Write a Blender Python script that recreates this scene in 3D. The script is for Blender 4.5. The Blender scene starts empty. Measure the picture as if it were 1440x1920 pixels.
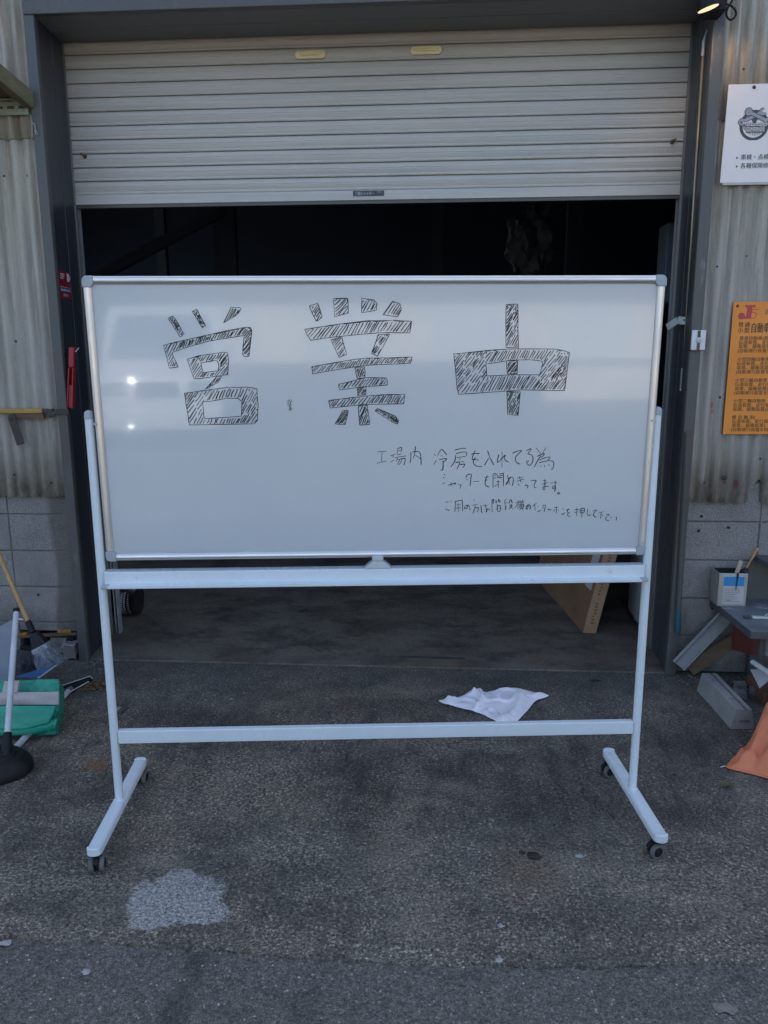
import bpy, bmesh, math, random
from mathutils import Vector, Matrix, noise
random.seed(11)
R = math.radians
S = bpy.context.scene
COL = S.collection

# ------------------------------------------------------------------ camera
F, H, PITCH, ROLL, YAW = 1491.4, 1.6606, .2057, .0041, -.0705
cy, sy, cp, sp, cr, sr = math.cos(YAW), math.sin(YAW), math.cos(PITCH), math.sin(PITCH), math.cos(ROLL), math.sin(ROLL)
FWD = Vector((sy*cp, cy*cp, -sp)); RT0 = Vector((cy, -sy, 0)); DN0 = FWD.cross(RT0)
RT = RT0*cr + DN0*sr; DN = DN0*cr - RT0*sr
cam = bpy.data.cameras.new("camera"); cam.sensor_fit = 'HORIZONTAL'; cam.sensor_width = 36; cam.lens = F/1440*36
cam.clip_start = .05; cam.clip_end = 600
co = bpy.data.objects.new("camera", cam); COL.objects.link(co)
co.matrix_world = Matrix(((RT.x, -DN.x, -FWD.x, 0), (RT.y, -DN.y, -FWD.y, 0), (RT.z, -DN.z, -FWD.z, H), (0, 0, 0, 1)))
S.camera = co
def at(px, py, **k):
    """world point of a photo pixel on the plane X=, Y= or Z="""
    d = RT*((px-720)/F) + DN*((py-960)/F) + FWD
    (a, v), = k.items(); i = 'XYZ'.index(a); o = Vector((0, 0, H))
    return o + d*((v-o[i])/d[i])

# ------------------------------------------------------------------ sky, sun, exposure
SUN_EL, SUN_AZ = R(42), R(14)
w = bpy.data.worlds.new("World"); S.world = w; w.use_nodes = True
nt = w.node_tree; bg = nt.nodes['Background']; sky = nt.nodes.new('ShaderNodeTexSky')
sky.sky_type = 'NISHITA'; sky.sun_disc = False; sky.sun_elevation = SUN_EL; sky.sun_rotation = SUN_AZ
sky.air_density = 1.0; sky.dust_density = 4.0; sky.ozone_density = 1.0
nt.links.new(sky.outputs[0], bg.inputs[0]); bg.inputs[1].default_value = .14
sl = bpy.data.lights.new("sun", 'SUN'); sl.energy = 2.8; sl.angle = R(.5); sl.color = (1, .95, .87)
so = bpy.data.objects.new("sun", sl); COL.objects.link(so); so.location = (3, 14, 14)
so.rotation_euler = Vector((math.sin(SUN_AZ)*math.cos(SUN_EL), math.cos(SUN_AZ)*math.cos(SUN_EL), math.sin(SUN_EL))).to_track_quat('Z', 'Y').to_euler()
S.view_settings.view_transform = 'Standard'; S.view_settings.look = 'None'; S.view_settings.gamma = 1
S.view_settings.exposure = 1.68
S.cycles.max_bounces = 8; S.cycles.diffuse_bounces = 4; S.cycles.sample_clamp_indirect = 6
S.cycles.caustics_reflective = False; S.cycles.caustics_refractive = False

# ------------------------------------------------------------------ materials
class NT:
    def __init__(s, name):
        s.m = bpy.data.materials.new(name); s.m.use_nodes = True; s.t = s.m.node_tree
        s.b = s.t.nodes['Principled BSDF']; s.tc = s.t.nodes.new('ShaderNodeTexCoord').outputs['Object']
    def n(s, typ, **kw):
        x = s.t.nodes.new('ShaderNode'+typ)
        for k, v in kw.items(): setattr(x, k, v)
        return x
    def l(s, a, b): s.t.links.new(a, b)
    def put(s, sock, v):
        if hasattr(v, 'links'): s.l(v, sock)
        else: sock.default_value = v
    def mapv(s, sc=(1, 1, 1), loc=(0, 0, 0), rot=(0, 0, 0), src=None):
        x = s.n('Mapping'); s.l(src or s.tc, x.inputs[0]); x.inputs['Scale'].default_value = sc
        x.inputs['Location'].default_value = loc; x.inputs['Rotation'].default_value = rot; return x.outputs[0]
    def noise(s, scale, detail=5, rough=.55, sc=(1, 1, 1), loc=(0, 0, 0), dist=0, src=None):
        x = s.n('TexNoise'); s.l(s.mapv(sc, loc, src=src), x.inputs['Vector']); x.inputs['Scale'].default_value = scale
        x.inputs['Detail'].default_value = detail; x.inputs['Roughness'].default_value = rough; x.inputs['Distortion'].default_value = dist
        return x.outputs['Fac']
    def voro(s, scale, feature='F1', sc=(1, 1, 1), out='Distance', rnd=1, src=None):
        x = s.n('TexVoronoi', feature=feature); s.l(s.mapv(sc, src=src), x.inputs['Vector']); x.inputs['Scale'].default_value = scale
        x.inputs['Randomness'].default_value = rnd
        return x.outputs[out]
    def ramp(s, fac, lo, hi, a=0., b=1., smooth=False):
        x = s.n('MapRange', interpolation_type='SMOOTHSTEP' if smooth else 'LINEAR'); s.put(x.inputs[0], fac)
        for i, v in enumerate((lo, hi, a, b)): s.put(x.inputs[i+1], v)
        return x.outputs[0]
    def math(s, op, a, b=0., c=0.):
        x = s.n('Math', operation=op); s.put(x.inputs[0], a); s.put(x.inputs[1], b); s.put(x.inputs[2], c); return x.outputs[0]
    def mix(s, f, a, b, mode='MIX'):
        x = s.n('Mix', data_type='RGBA', blend_type=mode); s.put(x.inputs[0], f)
        for i, v in ((6, a), (7, b)):
            s.put(x.inputs[i], v if hasattr(v, 'links') else (*v, 1))
        return x.outputs[2]
    def xyz(s, src=None):
        x = s.n('SeparateXYZ'); s.l(src or s.tc, x.inputs[0]); return x.outputs
    def bump(s, h, strength=.3, dist=.01):
        x = s.n('Bump'); x.inputs['Strength'].default_value = strength; x.inputs['Distance'].default_value = dist
        s.l(h, x.inputs['Height']); s.l(x.outputs[0], s.b.inputs['Normal'])
    def fin(s, col, rough=.6, metal=0., spec=.5):
        s.put(s.b.inputs['Base Color'], col if hasattr(col, 'links') else (*col, 1)); s.put(s.b.inputs['Roughness'], rough)
        s.b.inputs['Metallic'].default_value = metal; s.b.inputs['Specular IOR Level'].default_value = spec
        return s.m

def worn(name, c1, c2, scale=6, sc=(1, 1, 1), rough=.55, metal=0, spec=.5, fine=.12, fscale=160, bump=.08, lo=.38, hi=.66, c3=None, c3lo=.62, c3hi=.72, c3scale=14):
    t = NT(name); f = t.ramp(t.noise(scale, 6, .6, sc), lo, hi); c = t.mix(f, c1, c2)
    if c3: c = t.mix(t.ramp(t.noise(c3scale, 8, .7, sc, (7, 3, 1)), c3lo, c3hi), c, c3)
    g = t.noise(fscale, 3, .6)
    c = t.mix(fine, c, t.mix(g, (0, 0, 0), (1, 1, 1)), 'OVERLAY')
    t.bump(t.math('ADD', g, f), bump, .004)
    return t.fin(c, t.ramp(f, 0, 1, rough-.06, rough+.08), metal, spec)

M = {}
M['white_paint'] = worn('white_paint', (.66, .715, .745), (.61, .66, .69), c3=(.46, .47, .47), c3lo=.66, c3hi=.74, c3scale=26, rough=.3, fine=.04, bump=.01)
M['cap_plastic'] = worn('pale_plastic', (.50, .53, .53), (.44, .47, .48), rough=.4, fine=.05, bump=.02)
M['corner_plastic'] = worn('corner_plastic', (.36, .40, .42), (.32, .36, .38), rough=.42, fine=.06, bump=.02)
M['alu'] = worn('brushed_aluminium', (.72, .70, .68), (.66, .64, .63), sc=(1, 1, 1), rough=.34, metal=.85, fine=.05, bump=.02)
M['ink'] = worn('marker_ink', (.012, .015, .020), (.024, .028, .034), scale=60, rough=.6, fine=.1)
M['black_plastic'] = worn('black_plastic', (.007, .007, .008), (.014, .014, .015), scale=20, rough=.6, spec=.3)
M['tyre'] = worn('grey_rubber', (.13, .128, .122), (.10, .10, .096), scale=40, rough=.7)
M['frame_steel'] = worn('blue_grey_steel', (.072, .070, .067), (.090, .088, .085), scale=3, sc=(2, 2, .5), rough=.42, c3=(.16, .165, .165), c3lo=.6, c3hi=.72, c3scale=9, fine=.16, bump=.05)
M['reveal_steel'] = worn('shaded_reveal_steel', (.030, .035, .042), (.042, .048, .056), scale=4, sc=(2, 2, .4), rough=.4, fine=.1, bump=.04)  # darker copy of the frame steel: the reveal's shade put into the colour
M['soffit_steel'] = worn('bounce_lit_soffit_steel', (.135, .14, .14), (.16, .165, .165), scale=4, sc=(.5, 2, 2), rough=.5, fine=.1, bump=.04)  # lighter copy of the frame steel: ground bounce put into the colour
M['rail'] = worn('guide_rail_metal', (.20, .20, .195), (.27, .27, .26), scale=8, sc=(1, 1, .2), rough=.4, metal=.4)
M['ivory'] = worn('ivory_plastic', (.86, .74, .42), (.80, .68, .38), scale=30, rough=.4)
M['rust'] = worn('rusty_steel', (.10, .06, .04), (.16, .11, .08), scale=40, rough=.8)
M['dark_iron'] = worn('dark_brown_iron', (.035, .027, .024), (.06, .045, .04), scale=30, rough=.6)
M['galv'] = worn('galvanised_steel', (.30, .31, .31), (.42, .43, .43), scale=18, rough=.5, metal=.3, c3=(.2, .17, .13))
M['dark_inside'] = worn('navy_interior', (.028, .052, .095), (.04, .068, .115), scale=2, rough=.8)  # even dark navy colour for the inner walls and cavity
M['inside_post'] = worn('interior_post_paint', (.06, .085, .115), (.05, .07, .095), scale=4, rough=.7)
M['moss_wood'] = worn('mossy_weathered_timber', (.19, .16, .085), (.12, .12, .055), scale=14, sc=(1, 1, 2), rough=.85, c3=(.2, .2, .12), bump=.3)
M['moss_steel'] = worn('mossy_slotted_steel', (.24, .27, .19), (.30, .32, .26), scale=25, rough=.75, c3=(.10, .12, .05), c3lo=.55)
M['yellow'] = worn('yellow_paint', (.42, .27, .05), (.34, .21, .05), scale=18, sc=(1, 4, 4), rough=.6, c3=(.12, .08, .05), c3lo=.58)
M['old_wood'] = worn('old_brown_wood', (.16, .095, .05), (.11, .068, .04), scale=16, sc=(.3, 3, 3), rough=.8, bump=.25)
M['handle_wood'] = worn('varnished_wood', (.44, .25, .10), (.36, .19, .07), scale=20, sc=(2, 2, .3), rough=.45, c3=(.22, .1, .04))
M['pale_wood'] = worn('pale_stick', (.50, .42, .32), (.42, .33, .24), scale=20, sc=(2, 2, .3), rough=.6)
M['pole_white'] = worn('scuffed_white_pole', (.52, .54, .56), (.42, .44, .46), scale=14, sc=(1, 1, .5), rough=.45, c3=(.05, .05, .055), c3lo=.68, c3hi=.72, c3scale=22)
M['bristle'] = worn('grey_bristle', (.27, .29, .315), (.13, .14, .155), scale=60, rough=.7)
M['dark_bristle'] = worn('dark_grey_bristle', (.10, .11, .125), (.07, .08, .09), scale=60, rough=.8)
M['blue_plastic'] = worn('blue_plastic', (.03, .12, .30), (.025, .10, .24), scale=8, rough=.4)
M['grey_sheet'] = worn('grey_plastic_sheet', (.22, .25, .28), (.17, .195, .22), scale=4, rough=.5)
M['green_vinyl'] = worn('green_vinyl', (.015, .33, .21), (.008, .19, .13), scale=9, sc=(.5, 1, 2), rough=.36, bump=.5, fine=.1)
M['band'] = worn('pale_cloth_band', (.42, .38, .37), (.36, .33, .32), scale=14, rough=.8, bump=.3)
M['rag'] = worn('white_cotton', (.88, .84, .87), (.80, .77, .81), scale=8, rough=.9, spec=.2, bump=.25, fscale=600)
M['salmon'] = worn('salmon_woven_sack', (.70, .23, .115), (.60, .19, .095), scale=5, rough=.75, spec=.3, bump=.25, fscale=500)
M['concrete_grey'] = worn('cast_concrete', (.27, .265, .25), (.20, .198, .19), scale=7, rough=.9, c3=(.12, .118, .11), c3lo=.6, bump=.3)
M['bench_paint'] = worn('scuffed_grey_bench', (.115, .125, .14), (.155, .165, .18), scale=9, sc=(.6, 2, 2), rough=.6, c3=(.34, .35, .36), c3lo=.58, c3hi=.64, c3scale=16, bump=.15)
M['bench_edge'] = worn('dark_bench_edge', (.055, .06, .065), (.08, .085, .09), scale=12, rough=.7)
M['red_board'] = worn('dark_red_board', (.13, .025, .018), (.095, .02, .016), scale=8, rough=.65, c3=(.07, .03, .025))
M['tin'] = worn('tin_plate', (.50, .50, .48), (.42, .42, .41), scale=8, rough=.36, metal=.7)
M['tin_dark'] = worn('tin_inside', (.012, .012, .012), (.02, .02, .02), rough=.8)
M['label_blue'] = worn('blue_label', (.02, .24, .52), (.02, .21, .46), scale=14, rough=.45)
M['label_grey'] = worn('pale_printed_label', (.46, .46, .44), (.42, .42, .41), scale=20, rough=.5)
M['print_grey'] = worn('grey_print', (.16, .165, .17), (.2, .2, .2), scale=20, rough=.6)
M['channel'] = worn('grey_channel_metal', (.30, .31, .31), (.24, .25, .25), scale=9, sc=(1, 1, 1), rough=.5, c3=(.16, .15, .14), c3lo=.62)
M['brown_plank'] = worn('brown_plank', (.17, .115, .072), (.12, .082, .052), scale=12, sc=(1, 3, 3), rough=.8, c3=(.25, .13, .04), c3lo=.64)
M['cardboard'] = worn('brown_cardboard', (.20, .105, .056), (.155, .082, .044), scale=5, rough=.85, fine=.08)
M['cardboard_edge'] = worn('pale_cardboard_edge', (.36, .215, .125), (.30, .18, .10), scale=8, rough=.85, fine=.08)
M['tape'] = worn('pale_tape', (.45, .43, .42), (.38, .36, .35), scale=20, rough=.5)
M['teal'] = worn('teal_plastic', (.02, .10, .13), (.015, .08, .10), scale=20, rough=.5)
M['red_plastic'] = worn('faded_red_plastic', (.36, .022, .035), (.27, .015, .025), scale=14, sc=(1, 1, .4), rough=.4, c3=(.45, .12, .12), c3lo=.66)
M['sticker_red'] = worn('red_sticker', (.24, .012, .024), (.20, .012, .022), scale=20, rough=.5)
M['sticker_blue'] = worn('blue_print', (.03, .07, .22), (.03, .06, .18), scale=20, rough=.5)
M['print_white'] = worn('pale_print', (.55, .55, .58), (.45, .45, .48), scale=30, rough=.6)
M['poster'] = worn('white_poster_board', (.78, .73, .70), (.74, .69, .66), scale=3, rough=.5, fine=.03)
M['poster_print'] = worn('charcoal_print', (.055, .06, .07), (.07, .075, .085), scale=20, rough=.6)
M['poster_silver'] = worn('silver_grey_print', (.34, .35, .37), (.28, .29, .31), scale=20, rough=.6)
M['poster_pink'] = worn('faint_pink_print', (.70, .62, .65), (.66, .58, .61), scale=20, rough=.6)
M['orange'] = worn('faded_orange_sign', (.82, .27, .03), (.74, .235, .025), scale=3, rough=.5, fine=.06)
M['brown_print'] = worn('brown_print', (.10, .055, .02), (.13, .07, .025), scale=30, rough=.6)
M['black_print'] = worn('black_print', (.035, .028, .02), (.05, .04, .03), scale=30, rough=.6)
M['red_print'] = worn('red_print', (.52, .055, .055), (.46, .05, .05), scale=30, rough=.6)
M['doorbell'] = worn('glossy_white_plastic', (.66, .67, .68), (.60, .61, .62), scale=10, rough=.25, fine=.03)
M['dark_lens'] = worn('dark_lens', (.02, .02, .022), (.03, .03, .03), rough=.2)
M['rod'] = worn('pale_brass_rod', (.40, .34, .22), (.32, .28, .2), scale=12, sc=(1, 1, .3), rough=.35, metal=.3)
M['grip'] = worn('grey_brown_grip', (.24, .21, .19), (.30, .27, .24), scale=40, rough=.7)
M['tin_black'] = worn('black_oil_can', (.012, .013, .016), (.02, .021, .024), scale=10, rough=.35)
M['cabinet'] = worn('pale_enamel', (.34, .34, .32), (.29, .29, .28), scale=3, rough=.4, fine=.05)
M['ply'] = worn('plywood_edge', (.26, .15, .09), (.15, .05, .035), scale=3, sc=(1, 1, .4), rough=.8)
M['pvc'] = worn('white_pvc', (.55, .55, .54), (.46, .46, .45), scale=14, rough=.45)
M['leaf_brown'] = worn('dry_brown_leaves', (.20, .105, .035), (.10, .06, .03), scale=50, rough=.85)
M['paper'] = worn('dirty_white_paper', (.36, .36, .35), (.26, .26, .25), scale=40, rough=.8)
M['dark_leaf'] = worn('blackened_leaf', (.018, .017, .016), (.03, .028, .025), scale=40, rough=.8)
M['weed'] = worn('dusty_weed', (.11, .11, .045), (.08, .085, .035), scale=60, rough=.8)
M['foam'] = worn('yellow_foam', (.36, .22, .05), (.28, .16, .04), scale=40, rough=.9, bump=.6)
M['stone_light'] = worn('pale_grit', (.20, .18, .155), (.14, .13, .115), scale=60, rough=.85)
M['stone_dark'] = worn('dark_grit', (.085, .085, .088), (.12, .115, .11), scale=60, rough=.85)
M['car_paint'] = worn('silver_car_paint', (.55, .57, .58), (.52, .54, .55), scale=2, rough=.22, metal=.2, fine=.02, bump=0)
M['glass'] = worn('dark_window_glass', (.012, .014, .016), (.015, .017, .02), rough=.05, fine=0, bump=0)
M['screen_glass'] = worn('windscreen', (.10, .11, .12), (.11, .12, .13), rough=.05, fine=0, bump=0)
M['lamp_glass'] = worn('headlamp_glass', (.8, .8, .8), (.75, .75, .76), rough=.12, metal=.8, fine=0, bump=0)
M['chrome'] = worn('chrome', (.9, .9, .9), (.88, .88, .88), rough=.14, metal=1, fine=0, bump=0)
M['house_wall'] = worn('cream_render', (.55, .51, .43), (.48, .45, .38), scale=2, rough=.85)
M['house_roof'] = worn('grey_roof_tile', (.09, .09, .095), (.12, .12, .125), scale=4, rough=.7)
M['clear_film'] = worn('crumpled_film', (.03, .04, .05), (.05, .06, .07), scale=20, rough=.45, spec=.3)
def em(name, col, st):
    t = NT(name); t.b.inputs['Emission Color'].default_value = (*col, 1); t.b.inputs['Emission Strength'].default_value = st
    return t.fin(col, .4)
M['glint_glow'] = em('glint_emission', (1, .96, .88), 70)  # added glow that draws the glints mirrored in the board
M['lamp_lens'] = em('lit_lamp_lens', (1, .80, .45), .34)

def board_mat():
    t = NT('gloss_white_enamel')
    c = t.mix(t.ramp(t.noise(3, 4, .6), .4, .65), (.52, .555, .575), (.505, .54, .565))
    t.bump(t.math('ADD', t.noise(2.2, 1, .4), t.math('MULTIPLY', t.noise(9, 1, .4), .06)), .05, .05)
    t.b.inputs['Coat Weight'].default_value = 1.; t.b.inputs['Coat Roughness'].default_value = .045; t.b.inputs['Coat IOR'].default_value = 1.6
    return t.fin(c, .16, 0, .62)
M['board'] = board_mat()

def shutter_mat():
    t = NT('beige_shutter_enamel')
    a = t.ramp(t.noise(7, 7, .65, (.12, 1, 6)), .35, .7)
    c = t.mix(a, (.55, .52, .475), (.47, .445, .405))
    b = t.ramp(t.noise(2.2, 6, .7, (.5, 1, 1.2), (4, 0, 2)), .5, .75)
    c = t.mix(t.math('MULTIPLY', b, .35), c, (.36, .325, .28))
    z = t.xyz()[2]
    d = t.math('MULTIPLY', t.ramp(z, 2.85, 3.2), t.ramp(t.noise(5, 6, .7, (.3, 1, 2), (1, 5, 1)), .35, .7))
    c = t.mix(t.math('MULTIPLY', d, .35), c, (.38, .32, .25))  # browner towards the top: warm ground bounce painted into the enamel
    t.bump(t.noise(240, 2), .03, .003)
    return t.fin(c, .48)
M['shutter'] = shutter_mat()

def corr_mat():
    t = NT('weathered_corrugated_sheet')
    x, y, z = t.xyz()
    st = t.noise(30, 6, .65, (1, .3, .06)); st2 = t.noise(11, 6, .7, (1, .3, .10), (3, 1, 7)); cl = t.noise(3.5, 6, .65, loc=(2, 2, 2))
    c = t.mix(t.ramp(st, .35, .65), (.47, .43, .355), (.37, .335, .275))
    c = t.mix(t.math('MULTIPLY', t.ramp(st2, .46, .64), .8), c, (.19, .168, .135))
    c = t.mix(t.math('MULTIPLY', t.ramp(t.noise(24, 4, .6, (1, .3, .03), (1, 1, 9)), .5, .66), .5), c, (.15, .135, .11))
    c = t.mix(t.math('MULTIPLY', t.ramp(t.noise(46, 4, .6, (1, .3, .05), (9, 1, 2)), .56, .66), .75), c, (.50, .475, .41))
    # sheets coloured greyer lower down, a lighting tint put into the paint
    low = t.math('MULTIPLY', t.ramp(z, 2.55, 1.55), t.ramp(cl, .3, .55))
    c = t.mix(t.math('MULTIPLY', low, .8), c, t.mix(t.ramp(st, .3, .7), (.43, .40, .36), (.29, .27, .24)))
    r = t.math('MULTIPLY', t.ramp(t.noise(16, 5, .65, (1, .3, .12), (5, 5, 5)), .56, .68), t.ramp(z, 2.3, 2.8))
    c = t.mix(t.math('MULTIPLY', r, .5), c, (.34, .17, .075))
    b = t.math('MULTIPLY', t.ramp(z, 1.12, .9), t.ramp(t.noise(18, 6, .7, (1, .3, .4)), .42, .6))
    c = t.mix(t.math('MULTIPLY', b, .8), c, (.10, .085, .065))
    for px, py, rx, rz in ((1381, 908, .014, .028), (1359, 905, .010, .012), (1336, 760, .012, .022), (1337, 772, .012, .012)):   # old red paint smears
        p = at(px, py, Y=3.95)
        d = t.math('ADD', t.math('POWER', t.math('DIVIDE', t.math('SUBTRACT', x, p.x), rx), 2.), t.math('POWER', t.math('DIVIDE', t.math('SUBTRACT', z, p.z), rz), 2.))
        d = t.math('ADD', d, t.math('MULTIPLY', t.noise(60, 4, .7), 1.2))
        c = t.mix(t.math('MULTIPLY', t.ramp(d, 1.5, .8), .65), c, (.30, .07, .055))
    g = t.noise(150, 4, .7); c = t.mix(.25, c, t.mix(g, (0, 0, 0), (1, 1, 1)), 'OVERLAY')
    t.bump(t.math('ADD', g, t.math('MULTIPLY', st2, .5)), .18, .004)
    return t.fin(c, .72, 0, .3)
M['corr'] = corr_mat()

def block_mat():
    t = NT('concrete_block'); x, y, z = t.xyz()
    c = t.mix(t.ramp(t.noise(4, 6, .65), .35, .68), (.28, .265, .25), (.21, .20, .188))
    n = t.math('MULTIPLY', t.math('SUBTRACT', t.noise(5, 5, .6, (1, 1, .5)), .5), .12)
    damp = t.math('MULTIPLY', t.ramp(t.math('ADD', x, n), -2.06, -2.035), t.ramp(x, -1.6, -1.9, 0, 1))
    c = t.mix(t.math('MULTIPLY', damp, .62), c, (.085, .075, .062))
    c = t.mix(t.math('MULTIPLY', t.ramp(z, .45, .05), t.ramp(t.noise(6, 6, .7, loc=(4, 4, 0)), .35, .6)), c, (.11, .10, .09))
    g = t.noise(190, 4, .75); g2 = t.voro(120)
    c = t.mix(.5, c, t.mix(t.ramp(g, .3, .7), (0, 0, 0), (1, 1, 1)), 'OVERLAY')
    t.bump(t.math('ADD', g, g2), .5, .004)
    return t.fin(c, .92, 0, .25)
M['block'] = block_mat()
M['mortar'] = worn('dark_mortar', (.15, .147, .14), (.11, .108, .104), scale=20, rough=.95)

def ground_mat(kind):
    t = NT(kind+'_surface'); x, y, z = t.xyz()
    v1 = t.n('TexVoronoi'); t.l(t.mapv((1, 1, 1)), v1.inputs['Vector']); v1.inputs['Scale'].default_value = 135
    v2 = t.n('TexVoronoi'); t.l(t.mapv((1, 1, 1), (3, 3, 0)), v2.inputs['Vector']); v2.inputs['Scale'].default_value = 88
    r1 = t.n('SeparateColor'); t.l(v1.outputs['Color'], r1.inputs[0]); r2 = t.n('SeparateColor'); t.l(v2.outputs['Color'], r2.inputs[0])
    fine = t.noise(420, 3, .7)
    big = t.noise(1.3, 6, .62); mid = t.noise(6, 6, .65, loc=(3, 1, 0)); mid2 = t.noise(14, 6, .7, loc=(8, 1, 0))
    v3 = t.n('TexVoronoi'); t.l(t.mapv((1, 1, 1), (1, 6, 0)), v3.inputs['Vector']); v3.inputs['Scale'].default_value = 330
    r3 = t.n('SeparateColor'); t.l(v3.outputs['Color'], r3.inputs[0])
    if kind == 'apron':
        base = t.mix(t.ramp(mid, .3, .7), (.122, .116, .108), (.068, .067, .066))
        base = t.mix(t.math('MULTIPLY', t.math('MULTIPLY', t.ramp(t.noise(2.1, 5, .6, loc=(9, 2, 0)), .44, .62), t.ramp(t.math('ADD', x, t.math('MULTIPLY', big, .8)), .75, .1)), .75), base, (.150, .118, .082))   # brown dust
        base = t.mix(t.math('MULTIPLY', t.ramp(r3.outputs[0], .0, 1.), .55), base, t.mix(r3.outputs[1], (.045, .043, .041), (.19, .172, .148)))
        stone = t.mix(t.math('POWER', r1.outputs[1], 1.6), (.05, .047, .043), (.32, .285, .24))
        expo = t.ramp(t.math('ADD', t.math('ADD', big, t.math('MULTIPLY', mid, .6)), t.math('ADD', t.ramp(y, 2.0, 3.4, .10, -.20), t.ramp(x, -.9, .9, .06, -.10))), .56, .92)
        isst = t.math('MULTIPLY', t.math('GREATER_THAN', t.math('ADD', r1.outputs[0], t.math('MULTIPLY', expo, .60)), .80), t.ramp(v1.outputs['Distance'], .70, .42))
        c = t.mix(t.math('MULTIPLY', isst, .9), base, stone)
        isb = t.math('MULTIPLY', t.math('GREATER_THAN', t.math('ADD', r2.outputs[0], t.math('MULTIPLY', expo, .18)), .945), t.ramp(v2.outputs['Distance'], .55, .38))
        c = t.mix(isb, c, t.mix(r2.outputs[1], (.085, .078, .07), (.30, .275, .24)))
        c = t.mix(t.math('MULTIPLY', t.ramp(t.noise(9, 7, .75, loc=(2, 2, 4)), .5, .62), .55), c, t.mix(r3.outputs[2], (.035, .034, .033), (.075, .070, .064)))
        # dark oil stains with their own outlines
        c = t.mix(t.math('MULTIPLY', t.ramp(mid2, .55, .66), .6), c, (.028, .027, .027))
        c = t.mix(t.math('MULTIPLY', t.ramp(t.noise(1.7, 8, .74, loc=(1, 7, 0)), .47, .62), .78), c, t.mix(r3.outputs[0], (.024, .024, .025), (.058, .057, .056)))
        dr = t.math('MULTIPLY', t.ramp(t.noise(7, 7, .7, (1, .22, 1), (2, 8, 3)), .50, .62), t.math('MULTIPLY', t.ramp(y, 2.35, 2.75), t.ramp(y, 3.75, 3.3)))
        c = t.mix(t.math('MULTIPLY', dr, .7), c, (.030, .030, .031))
        c = t.mix(t.math('MULTIPLY', t.ramp(t.noise(1.9, 8, .7, (1, 1.6, 1), (5, 3, 2)), .54, .68), .55), c, t.mix(r3.outputs[0], (.11, .10, .085), (.27, .24, .20)))
        def spot(cx, cy, rx, ry, soft=.5, nz=.5):
            d = t.math('ADD', t.math('POWER', t.math('DIVIDE', t.math('SUBTRACT', x, cx), rx), 2.), t.math('POWER', t.math('DIVIDE', t.math('SUBTRACT', y, cy), ry), 2.))
            d = t.math('ADD', d, t.math('MULTIPLY', t.math('SUBTRACT', t.noise(11, 8, .8, loc=(2, 9, 0)), .5), nz*8))
            return t.ramp(d, 1.+soft, 1.-soft)
        # worn pale areas and old oil stains, each with its own ragged outline
        for px, py, rx, ry, col, k in ((450, 1470, .27, .24, 1, .75), (545, 1590, .15, .10, 1, .7), (1260, 1660, .28, .10, 1, .5), (130, 1640, .22, .12, 1, .55), (860, 1395, .3, .06, 1, .5), (1180, 1330, .12, .12, 1, .4),
                                       (690, 1490, .10, .26, 0, .8), (1010, 1500, .24, .17, 0, .7), (740, 1325, .45, .10, 0, .7), (330, 1345, .22, .12, 0, .75), (1290, 1530, .16, .10, 0, .5), (210, 1470, .14, .14, 0, .6), (960, 1720, .22, .07, 0, .4)):
            q_ = at(px, py, Z=0); m_ = t.math('MULTIPLY', spot(q_.x, q_.y, rx, ry, .75, .62), k)
            if col: c = t.mix(t.math('MULTIPLY', m_, t.ramp(t.math('ADD', r1.outputs[0], t.math('MULTIPLY', mid2, .4)), .45, .75)), c, t.mix(r1.outputs[2], (.10, .092, .08), (.32, .285, .235)))
            else: c = t.mix(t.math('MULTIPLY', m_, t.ramp(t.math('ADD', r3.outputs[0], t.math('MULTIPLY', mid2, .5)), 1.1, .6)), c, (.022, .022, .023))
        c = t.mix(t.math('MULTIPLY', spot(-1.38, 2.86, .05, .05), .6), c, (.15, .07, .03))
        c = t.mix(t.math('MULTIPLY', spot(.29, 2.30, .10, .16, .9), .35), c, (.11, .075, .045))
        c = t.mix(spot(.325, 2.385, .022, .022, .2, .35), c, (.016, .016, .017))
        c = t.mix(t.math('MULTIPLY', spot(.29, 2.40, .012, .013, .2, .35), .8), c, (.016, .016, .017))
        # darker run along the building
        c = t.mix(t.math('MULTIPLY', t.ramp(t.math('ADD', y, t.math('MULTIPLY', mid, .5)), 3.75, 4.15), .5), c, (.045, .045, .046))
        # pale mortar patch
        pm = t.math('MAXIMUM', t.math('MAXIMUM', spot(-.80, 2.10, .13, .125, .14, .55), spot(-.72, 2.05, .105, .055, .14, .55)), spot(-.845, 2.015, .06, .05, .14, .55))
        holes = t.ramp(t.noise(55, 7, .8, loc=(5, 5, 0)), .545, .60)
        pm = t.math('MULTIPLY', pm, t.math('SUBTRACT', 1., t.math('MULTIPLY', holes, .85)))
        c = t.mix(pm, c, t.mix(fine, (.205, .207, .213), (.275, .277, .282)))
        # cracks
        cv = t.voro(1.15, 'DISTANCE_TO_EDGE', src=None)
        x2 = t.n('TexVoronoi', feature='DISTANCE_TO_EDGE'); ad = t.n('VectorMath', operation='ADD'); nn = t.n('TexNoise'); nn.inputs['Scale'].default_value = 5; nn.inputs['Detail'].default_value = 6
        t.l(t.tc, nn.inputs['Vector']); sc_ = t.n('VectorMath', operation='SCALE'); sc_.inputs['Scale'].default_value = .22; t.l(nn.outputs['Color'], sc_.inputs[0])
        t.l(t.tc, ad.inputs[0]); t.l(sc_.outputs[0], ad.inputs[1]); t.l(ad.outputs[0], x2.inputs['Vector']); x2.inputs['Scale'].default_value = 1.25
        cr_ = t.math('MULTIPLY', t.ramp(x2.outputs['Distance'], .006, .001), t.ramp(t.noise(2.2, 4, .6, loc=(6, 6, 0)), .52, .62))
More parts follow.
